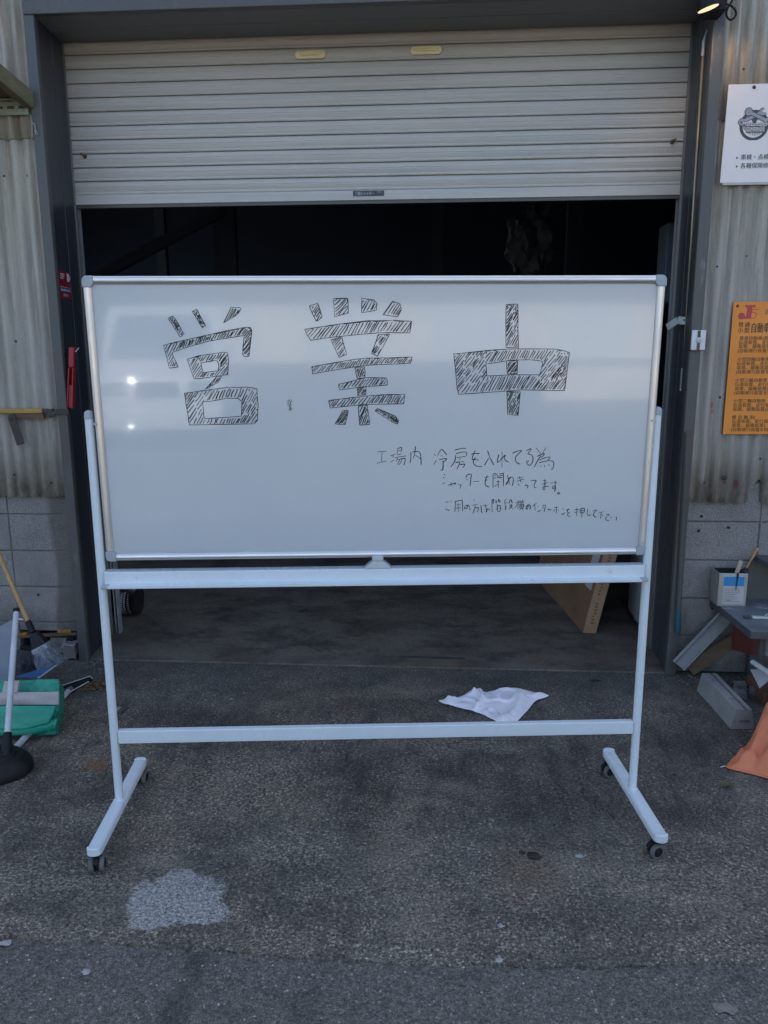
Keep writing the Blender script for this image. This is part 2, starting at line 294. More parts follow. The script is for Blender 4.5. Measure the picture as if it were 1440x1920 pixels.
        c = t.mix(t.math('MULTIPLY', cr_, .6), c, (.022, .021, .020))
        hgt = t.math('ADD', t.math('MULTIPLY', isst, .6), t.math('MULTIPLY', t.math('SUBTRACT', 1., v1.outputs['Distance']), .6))
        hgt = t.math('ADD', hgt, t.math('MULTIPLY', t.math('ADD', fine, mid2), .8)); hgt = t.math('SUBTRACT', hgt, t.math('MULTIPLY', cr_, 2.))
        bs, rg = .55, .88
    elif kind == 'asphalt':
        base = t.mix(t.ramp(mid, .3, .7), (.092, .089, .086), (.066, .065, .064))
        base = t.mix(.6, base, t.mix(r3.outputs[0], (.036, .036, .036), (.135, .130, .124)))
        ex = t.ramp(r1.outputs[0], .80, .99)
        c = t.mix(t.math('MULTIPLY', t.math('MULTIPLY', ex, t.ramp(v1.outputs['Distance'], .6, .35)), .75), base, t.mix(r1.outputs[1], (.12, .12, .12), (.27, .265, .26)))
        dx_ = t.math('ABSOLUTE', t.math('ADD', t.math('SUBTRACT', x, -.655), t.math('MULTIPLY', t.math('SUBTRACT', mid, .5), .25))); c = t.mix(t.math('MULTIPLY', t.ramp(dx_, .07, .0), .6), c, (.024, .024, .026))
        tiny = t.math('GREATER_THAN', r2.outputs[0], .975); c = t.mix(t.math('MULTIPLY', tiny, t.ramp(v2.outputs['Distance'], .32, .2)), c, (.33, .32, .31))
        c = t.mix(t.math('MULTIPLY', t.ramp(t.noise(3.4, 6, .7, (1, 2, 1), loc=(2, 2, 0)), .55, .7), .5), c, (.026, .027, .03))
        hgt = t.math('ADD', t.math('SUBTRACT', 1., v1.outputs['Distance']), fine); bs, rg = .4, .85
    else:
        base = t.mix(t.ramp(mid, .3, .7), (.135, .120, .100), (.10, .094, .084))
        c = t.mix(t.math('MULTIPLY', t.ramp(t.noise(3.4, 8, .75, (.8, 1.2, 1)), .44, .64), .85), base, (.024, .025, .027))
        c = t.mix(t.math('MULTIPLY', t.ramp(t.noise(26, 6, .8, (.8, 1.3, 1)), .6, .66), .5), c, (.012, .012, .013))
        c = t.mix(t.math('MULTIPLY', t.ramp(t.noise(34, 6, .8, (.8, 1.3, 1), (4, 0, 0)), .62, .68), .55), c, (.12, .115, .105))
        c = t.mix(t.math('MULTIPLY', t.ramp(t.noise(1.4, 4, .6, loc=(7, 7, 0)), .45, .62), .35), c, (.085, .068, .048))
        hgt = t.math('ADD', mid2, fine); bs, rg = .25, .62
    gn = t.ramp(t.noise(85, 5, .85, (1, 1.2, 1), (4, 4, 1)), .40, .60); gn2 = t.ramp(t.noise(190, 3, .8, loc=(1, 4, 1)), .38, .62)
    k = 1. if kind == 'apron' else .75 if kind == 'asphalt' else .35
    c = t.mix(k, c, t.mix(gn, (.38, .38, .385), (1.78, 1.74, 1.68)), 'MULTIPLY'); c = t.mix(k*.6, c, t.mix(gn2, (.55, .55, .55), (1.5, 1.48, 1.45)), 'MULTIPLY')
    c = t.mix(1., c, (1.20, 1.17, 1.11) if kind == 'apron' else (1.24, 1.2, 1.12), 'MULTIPLY')
    c = t.mix(.35, c, t.mix(t.ramp(fine, .3, .7), (0, 0, 0), (1, 1, 1)), 'OVERLAY')
    t.bump(hgt, bs, .006)
    return t.fin(c, rg, 0, .35)
M['apron'] = ground_mat('apron'); M['asphalt'] = ground_mat('asphalt'); M['slab'] = ground_mat('slab')

# ------------------------------------------------------------------ mesh helpers
OFF = {}
class MB:
    def __init__(s): s.v = []; s.f = []; s.mi = []; s.cur = 0
    def add(s, vs, fs, mtx=None):
        b = len(s.v); s.v += [(mtx @ Vector(p)) if mtx else Vector(p) for p in vs]
        s.f += [[b+i for i in f] for f in fs]; s.mi += [s.cur]*len(fs); return s
    def box(s, c, d, rot=None, mtx=None):
        x, y, z = d[0]/2, d[1]/2, d[2]/2
        vs = [Vector(p) for p in ((-x, -y, -z), (x, -y, -z), (x, y, -z), (-x, y, -z), (-x, -y, z), (x, -y, z), (x, y, z), (-x, y, z))]
        m = Matrix.Translation(c) @ (rot.to_4x4() if rot else Matrix())
        if mtx: m = mtx @ m
        return s.add([m @ p for p in vs], [(3, 2, 1, 0), (4, 5, 6, 7), (0, 1, 5, 4), (1, 2, 6, 5), (2, 3, 7, 6), (3, 0, 4, 7)])
    def lohi(s, a, b): return s.box([(p+q)/2 for p, q in zip(a, b)], [abs(q-p) for p, q in zip(a, b)])
    def hexa(s, bot, top): return s.add(list(bot)+list(top), [(3, 2, 1, 0), (4, 5, 6, 7), (0, 1, 5, 4), (1, 2, 6, 5), (2, 3, 7, 6), (3, 0, 4, 7)])
    def bar(s, a, b, w, h, up=(0, 0, 1)):
        a, b = Vector(a), Vector(b); d = (b-a); L = d.length; d.normalize(); x = d.cross(Vector(up)).normalized(); u = x.cross(d)
        q = [x*(i*w/2)+u*(j*h/2) for i, j in ((-1, -1), (1, -1), (1, 1), (-1, 1))]
        return s.hexa([a+p for p in q], [b+p for p in q])
    def tube(s, path, r, n=12, caps=True):
        path = [Vector(p) for p in path]; rings = []
        rs = r if isinstance(r, (list, tuple)) else [r]*len(path)
        d0 = (path[1]-path[0]).normalized(); u = d0.orthogonal().normalized()
        for i, p in enumerate(path):
            d = (path[min(i+1, len(path)-1)]-path[max(i-1, 0)]).normalized(); u = (u-d*u.dot(d)).normalized(); v = d.cross(u)
            rings.append([p+(u*math.cos(2*math.pi*k/n)+v*math.sin(2*math.pi*k/n))*rs[i] for k in range(n)])
        vs = [p for g in rings for p in g]; fs = []
        for i in range(len(path)-1):
            for k in range(n): fs.append((i*n+k, i*n+(k+1) % n, (i+1)*n+(k+1) % n, (i+1)*n+k))
        if caps: fs += [tuple(range(n))[::-1], tuple((len(path)-1)*n+k for k in range(n))]
        return s.add(vs, fs)
    def prism(s, poly, o, ex, ey, ez, d):
        """polygon in (ex,ey) extruded by d along ez"""
        o, ex, ey, ez = Vector(o), Vector(ex), Vector(ey), Vector(ez); n = len(poly)
        A = [o+ex*a+ey*b for a, b in poly]; B = [p+ez*d for p in A]
        return s.add(A+B, [tuple(range(n))[::-1], tuple(range(n, 2*n))]+[(i, (i+1) % n, n+(i+1) % n, n+i) for i in range(n)])
    def lathe(s, prof, o, n=28, mtx=None):
        vs = []; fs = []; m = len(prof)
        for k in range(n):
            a = 2*math.pi*k/n
            for r, z in prof: vs.append((o[0]+r*math.cos(a), o[1]+r*math.sin(a), o[2]+z))
        for k in range(n):
            for i in range(m-1): fs.append((k*m+i, ((k+1) % n)*m+i, ((k+1) % n)*m+i+1, k*m+i+1))
        return s.add(vs, fs, mtx)
    def build(s, name, mat, parent=None, smooth=False, bevel=0, seg=2, local=False, fixn=True):
        off = Vector((0, 0, 0)) if (local or parent is None) else OFF.get(parent.name, Vector((0, 0, 0)))
        me = bpy.data.meshes.new(name); me.from_pydata([p-off for p in s.v], [], s.f)
        for m in (mat if isinstance(mat, (list, tuple)) else [mat]): me.materials.append(M[m])
        if isinstance(mat, (list, tuple)): me.polygons.foreach_set('material_index', s.mi)
        if fixn:
            bm = bmesh.new(); bm.from_mesh(me); bmesh.ops.recalc_face_normals(bm, faces=bm.faces); bm.to_mesh(me); bm.free()
        o = bpy.data.objects.new(name, me); COL.objects.link(o)
        if parent: o.parent = parent
        OFF[o.name] = off
        if bevel:
            b = o.modifiers.new('bevel', 'BEVEL'); b.width = bevel; b.segments = seg; b.limit_method = 'ANGLE'; b.angle_limit = R(40)
            me.shade_smooth(); o.modifiers.new('wn', 'WEIGHTED_NORMAL').keep_sharp = True
        elif smooth:
            me.shade_smooth()
            if smooth == 'auto': me.set_sharp_from_angle(angle=R(38))
        return o

def tag(o, label=None, cat=None, group=None, kind=None):
    for k, v in (('label', label), ('category', cat), ('group', group), ('kind', kind)):
        if v: o[k] = v
    return o
def thing(name, label, cat, loc=(0, 0, 0), rotz=0, group=None):
    o = bpy.data.objects.new(name, None); COL.objects.link(o); o.location = loc; o.rotation_euler = (0, 0, rotz)
    o.empty_display_size = .1; OFF[o.name] = Vector(loc); return tag(o, label, cat, group)
def text(mb, s, size, o, ex, ey, align='LEFT', sx=1., bold=0.):
    """filled lettering laid in the plane ex, ey at o"""
    c = bpy.data.curves.new('t', 'FONT'); c.body = s; c.size = 1; c.align_x = align; c.resolution_u = 4
    if s.isascii(): c.offset = bold/size
    ob = bpy.data.objects.new('t', c); COL.objects.link(ob); dg = bpy.context.evaluated_depsgraph_get(); me = bpy.data.meshes.new_from_object(ob.evaluated_get(dg))
    o, ex, ey = Vector(o), Vector(ex), Vector(ey); nz = ex.cross(ey)
    for k in ((0,) if s.isascii() or not bold else (-.5, .5)):
        mb.add([o+ex*(v.co.x*size*sx+k*bold)+ey*(v.co.y*size)+nz*k*.0001 for v in me.vertices], [tuple(p.vertices) for p in me.polygons])
    bpy.data.objects.remove(ob); bpy.data.curves.remove(c); bpy.data.meshes.remove(me)
def spline(pts, n=6, closed=False):
    P = [Vector(p) for p in pts]; out = []; L = len(P)
    for i in range(L if closed else L-1):
        g = lambda k: P[k % L] if closed else P[max(0, min(L-1, k))]
        a, b, c, d = g(i-1), g(i), g(i+1), g(i+2)
        for k in range(n):
            t = k/n; out.append(.5*((2*b)+(c-a)*t+(2*a-5*b+4*c-d)*t*t+(3*b-a-3*c+d)*t*t*t))
    if not closed: out.append(P[-1])
    return out
def drape(outline, hfun, rings=12, sub=5, edge=0.):
    """closed sheet over a ground outline: rings from the edge to the centre, height hfun(point, t)"""
    O = spline(outline, sub, True); c = sum(O, Vector((0, 0, 0)))/len(O); n = len(O); mb = MB(); vs = []; fs = []
    for r in range(rings+1):
        t = r/(rings+.5)
        for p in O:
            q = p.lerp(c, t); vs.append(Vector((q.x, q.y, q.z+hfun(q, t))))
    vs.append(Vector((c.x, c.y, c.z+hfun(c, 1)))); m = len(vs)-1
    for r in range(rings):
        for k in range(n): fs.append((r*n+k, r*n+(k+1) % n, (r+1)*n+(k+1) % n, (r+1)*n+k))
    for k in range(n): fs.append((rings*n+k, rings*n+(k+1) % n, m))
    return mb.add(vs, fs)
NZ = lambda p, s, o=0: noise.noise(Vector((p[0]*s+o, p[1]*s-o, p[2]*s+o*.5)))

NOTE = '''-6,-194 54,-190;25,-194 20,-257;-12,-269 55,-254;80,-219 109,-212;97,-213 96,-233;80,-263 103,-248;125,-175 122,-213;125,-175 147,-166 153,-170 151,-183 148,-197;126,-191 147,-183;126,-215 148,-208;109,-232 183,-221;128,-234 115,-256;126,-248 167,-237 175,-240 175,-255 168,-284;140,-250 124,-280;156,-246 136,-282;212,-196 213,-239 208,-267;221,-196 260,-194 272,-202 278,-228 281,-283;243,-158 237,-211 226,-241;241,-217 282,-245;363,-210 375,-222;363,-281 380,-254;387,-221 410,-179;413,-179 431,-195 449,-219;406,-221 422,-225;397,-248 448,-242 427,-264;419,-260 425,-264 424,-312 418,-318 409,-316;499,-186 547,-175 574,-176;508,-212 541,-201 575,-201 577,-224;507,-218 502,-257 476,-298;514,-236 574,-228;535,-239 536,-252;541,-262 564,-266;506,-269 534,-265 530,-284 516,-313;536,-284 565,-279 567,-287 553,-305;609,-216 627,-210 665,-210;637,-189 626,-207 616,-242 620,-251 632,-243 640,-236;659,-255 639,-250 628,-253 624,-266 629,-281 646,-293 685,-298;716,-190 733,-237 760,-288;726,-240 713,-261 698,-289;812,-199 814,-303;791,-217 782,-264 790,-267 814,-241 834,-221 829,-238 835,-256 856,-269;879,-211 910,-197 938,-193 937,-198 906,-229 901,-250 910,-271 929,-282 933,-279;969,-196 998,-181 1001,-188 983,-214 1005,-221 1018,-242 1016,-266 1003,-288 991,-290 977,-274 979,-264 993,-263;1034,-174 1067,-214;1101,-173 1079,-213;1044,-232 1073,-219 1090,-213 1089,-222 1074,-239;1070,-227 1051,-257 1027,-305;1060,-257 1098,-242 1128,-237 1129,-244 1115,-260;1058,-274 1110,-263 1146,-264 1157,-279 1155,-303 1147,-319 1141,-319;1050,-293 1053,-297;1071,-292 1074,-304;1095,-289 1097,-305;1122,-283 1127,-296;432,-345 440,-354;425,-365 437,-372;421,-411 441,-402;461,-421 505,-405 509,-409 500,-418;479,-402 483,-428;526,-413 530,-420;538,-411 541,-420;548,-416 537,-443;578,-373 583,-355 596,-348 612,-348 611,-369 605,-429;580,-382 594,-387;627,-398 665,-394;700,-372 729,-365;719,-356 708,-384 705,-409 712,-424 733,-435;708,-393 720,-383;756,-351 759,-441;758,-350 768,-344 781,-351 784,-355;760,-362 777,-357;761,-377 778,-372;789,-355 791,-372 819,-371;796,-350 820,-344 825,-350 827,-432;798,-362 822,-356;779,-400 805,-399;791,-390 796,-441;793,-413 768,-432;852,-355 864,-399 866,-419;878,-368 863,-385 845,-415 851,-415 866,-375 882,-369 893,-385 887,-429;917,-378 956,-369;915,-398 965,-382;931,-363 944,-405;923,-417 936,-425;970,-424 991,-428 987,-446;1007,-394 1043,-393 1040,-404 1033,-425 1037,-441 1049,-441;1088,-395 1112,-394;1083,-420 1124,-408;1102,-383 1105,-447 1098,-456 1091,-445 1097,-436 1132,-434;1138,-412 1186,-408;1170,-396 1175,-426 1166,-451 1156,-444 1161,-433 1173,-433 1176,-451 1168,-470;1190,-483 1198,-474 1207,-481 1199,-487 1190,-483;443,-534 465,-534;474,-524 476,-530;483,-524 484,-530;444,-580 457,-587 472,-590;510,-526 510,-570 508,-601;512,-530 546,-524 557,-529 559,-599;527,-540 532,-605;520,-554 545,-552;516,-576 547,-573;593,-557 589,-574 576,-581 571,-570 583,-558 598,-557 607,-571 608,-592;634,-518 638,-530;624,-558 657,-551;645,-560 637,-589 629,-613;644,-576 663,-573 665,-583 658,-606;682,-558 686,-596 691,-611;697,-562 727,-559;710,-552 719,-593 717,-602 721,-602 722,-589 735,-584 744,-593;753,-523 758,-607;754,-523 769,-520 759,-535 768,-538 758,-552;782,-523 782,-540 789,-537;800,-517 798,-533 814,-536;797,-526 814,-523;792,-552 792,-595 812,-597 812,-562 794,-566;793,-580 811,-579;839,-526 853,-519;839,-528 849,-596;843,-544 859,-542;844,-567 856,-565;840,-585 857,-576;874,-526 871,-539 866,-548;874,-526 884,-524 887,-539 894,-544;870,-560 889,-558 884,-571 868,-587;874,-567 899,-587;913,-544 944,-538;930,-527 930,-587;929,-546 909,-578;936,-553 943,-559;942,-529 944,-543;959,-523 960,-539;940,-536 968,-532;939,-546 970,-542;945,-555 944,-580 966,-577 965,-554 945,-555;954,-548 956,-579;945,-568 966,-565;948,-584 941,-596;960,-584 967,-596;999,-561 996,-579 988,-588 985,-574 995,-561 1007,-559 1013,-572 1011,-590;1054,-546 1029,-569;1042,-560 1046,-599;1064,-567 1066,-574;1062,-603 1072,-603 1086,-595;1098,-560 1096,-580;1098,-565 1110,-560 1113,-573 1106,-610;1094,-585 1104,-578;1129,-589 1140,-593 1156,-595;1176,-580 1196,-575;1188,-573 1190,-618;1176,-591 1172,-607;1199,-593 1205,-602;1232,-586 1236,-595;1224,-627 1236,-624 1249,-614;1257,-596 1279,-593;1270,-586 1263,-607 1270,-613;1280,-609 1267,-625 1271,-638 1289,-642;1308,-597 1339,-592;1328,-582 1327,-637;1310,-617 1331,-608;1351,-588 1351,-615 1375,-615 1377,-587 1351,-588;1361,-590 1363,-649;1352,-602 1376,-601;1400,-592 1398,-623 1406,-637 1413,-637 1421,-627;1434,-607 1463,-598 1447,-616 1441,-630 1449,-645 1463,-647;1479,-618 1510,-611;1493,-616 1490,-660;1495,-629 1510,-643;1527,-631 1550,-629;1539,-627 1543,-642;1535,-644 1525,-656 1533,-671 1551,-673;1559,-644 1562,-658;1595,-646 1601,-657 1597,-673;-585,142 -576,135;-572,147 -573,136;-565,151 -566,139;-553,149 -560,137;-573,131 -548,136;-585,123 -574,126 -572,119;-562,132 -561,119 -555,119;-581,110 -561,117;-570,113 -565,100;-571,101 -556,112;-562,99 -568,85 -573,87;-562,99 -551,88;-560,88 -561,75'''
BIG = '''3.0:-1304,657 -1273,672 -1212,562 -1237,542
3.0:-1153,697 -1125,712 -1075,613 -1098,598
3.2:-915,720 -856,720 -850,708 -875,678 -963,628
4.0:-1344,491 -1279,510 -1056,557 -835,600 -795,598 -789,583 -813,422 -842,421 -854,439 -837,552 -1058,518 -1224,471 -1289,451 -1292,436 -1260,359 -1317,350
5.0:-1201,405 -1107,431 -973,448 -947,444 -942,409 -951,309 -1061,294 -1166,283/-1118,382 -1029,398 -1011,391 -1006,356 -1010,334 -1106,321
3.0:-1020,299 -991,298 -1013,263 -1096,219
6.0:-1233,192 -1073,214 -939,229 -827,229 -771,220 -768,118 -776,19 -800,-6 -1206,-9 -1214,7 -1223,93/-1120,138 -1077,140 -964,160 -892,157 -871,137 -877,44 -1110,32 -1116,39
5.5:-427,729 -372,746 -347,661 -385,635
5.5:-274,773 -186,775 -183,685 -270,664
5.5:-97,780 -95,773 -24,767 -2,742 -8,703 -101,687
5.0:93,757 142,741 150,705 124,661 34,675
6.0:-458,588 -281,614 -67,638 94,641 215,634 202,564 41,566 -239,543 -422,520 -443,549
5.5:-296,522 -228,541 -197,432 -246,413
5.5:3,553 76,556 -2,418 -40,437
4.5:-420,355 -257,384 -67,408 217,412 207,372 -89,362 -415,312
4.5:-146,349 -84,354 -84,284 -133,281
5.0:-253,244 -133,273 -79,284 57,284 60,237 -123,225 -246,209
4.2:-134,222 -76,230 -79,175 -129,170
5.5:-318,141 -123,165 41,178 173,178 165,117 -90,115 -307,94
4.5:-126,110 -71,112 -55,-15 -121,-17
3.0:-228,75 -192,77 -212,-14 -278,-8
3.0:-22,74 -5,90 113,37 133,12 124,-13 86,4
4.2:809,734 884,736 895,467 815,470
5.5:484,432 676,451 818,460 1132,459 1224,438 1206,196 914,202 518,177 508,220/689,367 849,391 963,393 1041,385 1056,374 1040,297 853,300 698,292
4.5:821,386 895,391 893,307 830,304
4.5:831,193 918,190 910,38 840,47'''

# ================================================================== SETTING
def sheet(name, poly, z, mat, label=None):
    mb = MB(); n = len(poly)
    mb.add([(a, b, z) for a, b in poly], [tuple(range(n))]); o = mb.build(name, mat); return tag(o, label, None, None, 'structure')
sheet('road', [(-90, -110), (90, -110), (90, 60), (-90, 60)], -.007, 'asphalt', 'dark grey asphalt in front of the old concrete apron')
seam = [(-9, 1.93), (-4, 1.95), (-2, 1.94)]
sp_ = spline([(-1.6, 1.925, 0), (-1.245, 1.913, 0), (-.95, 1.905, 0), (-.773, 1.902, 0), (-.45, 1.894, 0), (-.139, 1.887, 0), (.15, 1.895, 0), (.412, 1.906, 0), (.66, 1.93, 0), (.906, 1.948, 0), (1.4, 1.96, 0)], 26)
seam += [(p.x, p.y + .012*NZ(p, 9) + .007*NZ(p, 40)) for p in sp_] + [(4, 1.97), (9, 1.95)]
FY = 3.9136
ap = MB(); n_ = len(seam)
top = [Vector((a, b, 0)) for a, b in seam]; low = [Vector((a, b - .004, -.03)) for a, b in seam]
ap.add(top + low, [(i, i+1, n_+i+1, n_+i) for i in range(n_-1)])
ap.add(top + [Vector((9, FY + .02, 0)), Vector((-9, FY + .02, 0))], [tuple(range(n_ + 2))])
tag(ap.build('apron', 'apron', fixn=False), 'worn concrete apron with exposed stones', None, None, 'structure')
sl_ = MB(); sl_.lohi((-1.9, FY + .021, -.05), (1.2, 15.8, .009)); sl_.lohi((-8, 4.301, -.05), (-1.9005, 15.8, .009)); sl_.lohi((1.2005, 4.301, -.05), (8, 15.8, .009))
tag(sl_.build('floor', 'slab', bevel=.004), 'oil stained workshop floor slab inside the doorway', None, None, 'structure')

# ================================================================== WORKSHOP BUILDING
B = thing('workshop_building', 'corrugated metal workshop with a half raised roller shutter over concrete block base', 'building', (0, 4, 0))
bw = MB()   # carcass behind the cladding
for a, b in (((-8, 4.02, 0), (-2.30, 4.12, 4.8)), ((-2.30, 4.02, .16), (-1.99, 4.12, 4.8)), ((-2.30, 4.30, 0), (-1.99, 4.32, .16)), ((1.26, 4.02, 0), (8, 4.12, 4.8)), ((-1.99, 4.02, 3.25), (1.26, 4.12, 4.8)),
             ((-8.1, 3.98, 0), (-8, 7, 4.8)), ((-8.1, 13.5, 0), (-8, 15.9, 4.8)), ((-8.1, 7, 0), (-8, 13.5, 1.2)), ((-8.1, 7, 4.2), (-8, 13.5, 4.8)), ((8, 3.98, 0), (8.1, 15.9, 4.8)), ((-8, 15.8, 0), (8, 15.9, 4.8))): bw.lohi(a, b)  # opening in the left wall added to brighten the inside
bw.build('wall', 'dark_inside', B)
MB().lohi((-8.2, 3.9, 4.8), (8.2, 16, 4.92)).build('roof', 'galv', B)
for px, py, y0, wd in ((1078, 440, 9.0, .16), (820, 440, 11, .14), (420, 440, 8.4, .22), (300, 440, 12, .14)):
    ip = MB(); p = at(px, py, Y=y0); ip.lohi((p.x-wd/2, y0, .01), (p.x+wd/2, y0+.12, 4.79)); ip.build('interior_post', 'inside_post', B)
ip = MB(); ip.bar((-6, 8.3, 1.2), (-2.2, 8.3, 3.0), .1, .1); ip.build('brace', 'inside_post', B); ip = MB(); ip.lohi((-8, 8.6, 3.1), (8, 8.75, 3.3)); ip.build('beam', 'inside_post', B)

PITCH_C = .0635
def corr(name, x0, x1, z0, z1, yb, ph=0., bottom=None):
    nx = int((x1-x0)/PITCH_C*9); nz = 6; mb = MB(); vs = []
    for i in range(nx+1):
        x = x0+(x1-x0)*i/nx; zb = z0 + (bottom(x) if bottom else .004*noise.noise(Vector((x*9, 0, z0))))
        for k in range(nz+1):
            z = zb+(z1-zb)*k/nz
            vs.append(Vector((x, yb-.0115*math.sin(2*math.pi*(x-x0)/PITCH_C+ph)+.003*noise.noise(Vector((x*4, z*2, 5))), z)))
    fs = [(i*(nz+1)+k, (i+1)*(nz+1)+k, (i+1)*(nz+1)+k+1, i*(nz+1)+k+1) for i in range(nx) for k in range(nz)]
    o = mb.add(vs, fs).build(name, 'corr', B, smooth=True, fixn=False); so = o.modifiers.new('t', 'SOLIDIFY'); so.thickness = .005; so.offset = 1
    return o
def tear(x):
    b = .004*noise.noise(Vector((x*9, 0, 2)))
    if 1.522 < x < 1.578: b += .115*math.sqrt(max(0, math.sin(math.pi*min(1, (x-1.520)/.045)*.62))) + .012*noise.noise(Vector((x*90, 0, 0)))
    return b
YC = 3.962
corr('corrugated_sheet', -4.6, -1.925, .896, 2.78, YC, .6)
corr('corrugated_sheet', -4.6, -1.931, 2.636, 4.8, YC-.009, .6)
corr('corrugated_sheet', 1.228, 4.4, .899, 2.78, YC, 2.2, tear)
corr('corrugated_sheet', 1.224, 4.4, 2.65, 4.8, YC-.009, 2.2)
corr('corrugated_sheet', -1.93, 1.224, 3.2185, 4.8, YC-.012, .2)
for px, py in ((27, 890), (30, 640), (1350, 745), (1345, 500), (1358, 896), (8, 330), (52, 330), (96, 905), (1320, 905), (1400, 480), (1425, 860), (1395, 130)):
    p = at(px, py, Y=YC-.01); r = .012 if py == 896 else .006
    sc_ = MB(); sc_.lathe([(0, 0), (r, 0), (r, .003), (r*.5, .006), (0, .006)], (0, 0, 0), 12, Matrix.Translation((p.x, YC-.010, p.z)) @ Matrix.Rotation(R(90), 4, 'X')); sc_.build('screw_and_hole_disc', 'dark_iron', B)  # the largest is a dark disc drawing a shaded hole in the sheet

random.seed(4)
def blocks(x0, x1, jx, side):
    bl = MB(); mo = MB()
    k0 = math.floor((x0-jx)/.4)
    for row in range(5):
        z0, z1 = row*.2+.0, row*.2+.2-.007
        k = k0
        while jx+k*.4 < x1:
            a, b = max(x0, jx+k*.4+.003), min(x1, jx+k*.4+.397); k += 1
            if b-a < .02: continue
            if side < 0 and row == 0 and b > -2.25: z0b = .148
            else: z0b = z0
            o = random.uniform(-.0015, .0015); bl.lohi((a, 3.979+o, z0b), (b, 4.015, z1-random.uniform(0, .001)))
    mo.lohi((x0, 3.984, .155 if side < 0 else 0), (x1, 4.0195, 1.0))
    o = bl.build('block_wall', 'block', B, bevel=.0035); mo.build('mortar_joint', 'mortar', o)
blocks(-4.6, -1.94, -2.281, -1); blocks(1.235, 4.4, 1.592, 1)
for px, py in ((1315, 968), (1310, 995), (1366, 989), (72, 1115), (1335, 1140)):
    dh = MB(); p = at(px, py, Y=3.977); dh.lathe([(0, 0), (.007, 0), (.0072, .003), (0, .003)], (0, 0, 0), 10, Matrix.Translation((p.x, 3.977, p.z)) @ Matrix.Rotation(R(90), 4, 'X')); dh.build('drill_hole_disc', 'tin_dark', B)  # solid dark discs draw the shade inside the holes
wf = MB()
for a, b in (((-8.12, 6.95, 1.15), (-7.98, 13.55, 1.205)), ((-8.12, 6.95, 4.195), (-7.98, 13.55, 4.25)), ((-8.12, 6.95, 1.206), (-7.98, 7.004, 4.194)), ((-8.12, 13.496, 1.206), (-7.98, 13.55, 4.194)), ((-8.08, 10.22, 1.206), (-8.02, 10.28, 4.194))): wf.lohi(a, b)
wf.build('added_window_frame', 'galv', B)  # unseen side window, added to let dim light into the interior
# hidden return of the hole in the left block wall
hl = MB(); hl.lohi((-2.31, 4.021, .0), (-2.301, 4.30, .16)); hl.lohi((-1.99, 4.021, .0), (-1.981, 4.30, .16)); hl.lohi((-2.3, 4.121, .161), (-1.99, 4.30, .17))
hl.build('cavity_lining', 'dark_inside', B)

# steel door frame
XL0, XL1, XR1, XR0 = -1.9295, -1.8785, 1.1694, 1.2211; ZL = 3.1558
df = MB()
df.lohi((XL0, FY, 0), (XL1, 3.95, ZL-.001)); df.lohi((XR1, FY, 0), (XR0, 3.95, ZL-.001)); df.lohi((XL0, FY, ZL), (XR0, 3.95, ZL+.061))
df_ = df.build('door_frame', 'frame_steel', B, bevel=.005)
rv = MB()
def plate(p, q, z0, z1, th):   # vertical plate from p to q in plan
    p, q = Vector((*p, 0)), Vector((*q, 0)); d = (q-p).normalized(); nrm = Vector((-d.y, d.x, 0))*th
    rv.hexa([Vector((c.x, c.y, z0)) for c in (p, q, q+nrm, p+nrm)], [Vector((c.x, c.y, z1)) for c in (p, q, q+nrm, p+nrm)])
lf = lambda y: XL1-.001-.037*(y-FY)/.37; rf = lambda y: XR1+.001+.016*(y-FY)/.37
plate((lf(3.951), 3.951), (lf(4.118), 4.118), 0, ZL, .03); plate((lf(4.121)+.002, 4.121), (lf(4.262)+.002, 4.262), 0, ZL, .03)
rv.build('frame_reveal', 'reveal_steel', df_, bevel=.002); rv = MB()
plate((rf(3.951), 3.951), (rf(4.118), 4.118), 0, ZL, -.03); plate((rf(4.121)-.002, 4.121), (rf(4.262)-.002, 4.262), 0, ZL, -.03)
rv.build('frame_reveal', 'reveal_steel', df_, bevel=.002); rv = MB()
rv.lohi((-1.93, 3.951, ZL), (1.22, 4.10, ZL+.005)); rv.lohi((-1.93, 4.103, ZL-.002), (1.22, 4.258, ZL+.005))
rv.lohi((-1.93, 4.10, ZL+.006), (1.22, 4.26, ZL+.03))
rv.build('frame_soffit', 'soffit_steel', df_, bevel=.002)
for sx, x0 in ((1, -1.917), (-1, 1.1844)):
    gl = MB(); gl.lohi((x0-sx*.05, 4.263, 0), (x0+sx*.012, 4.268, ZL)); gl.lohi((x0-sx*.05, 4.300, 0), (x0+sx*.018, 4.306, ZL+.1)); gl.lohi((x0-sx*.05, 4.268, 0), (x0-sx*.045, 4.30, ZL)); gl.build('guide_rail', 'rail', df_)
MB().lohi((-1.90, 4.2585, ZL+.004), (1.168, 4.2625, ZL+.018)).build('shutter_guide_trim', 'rail', df_)

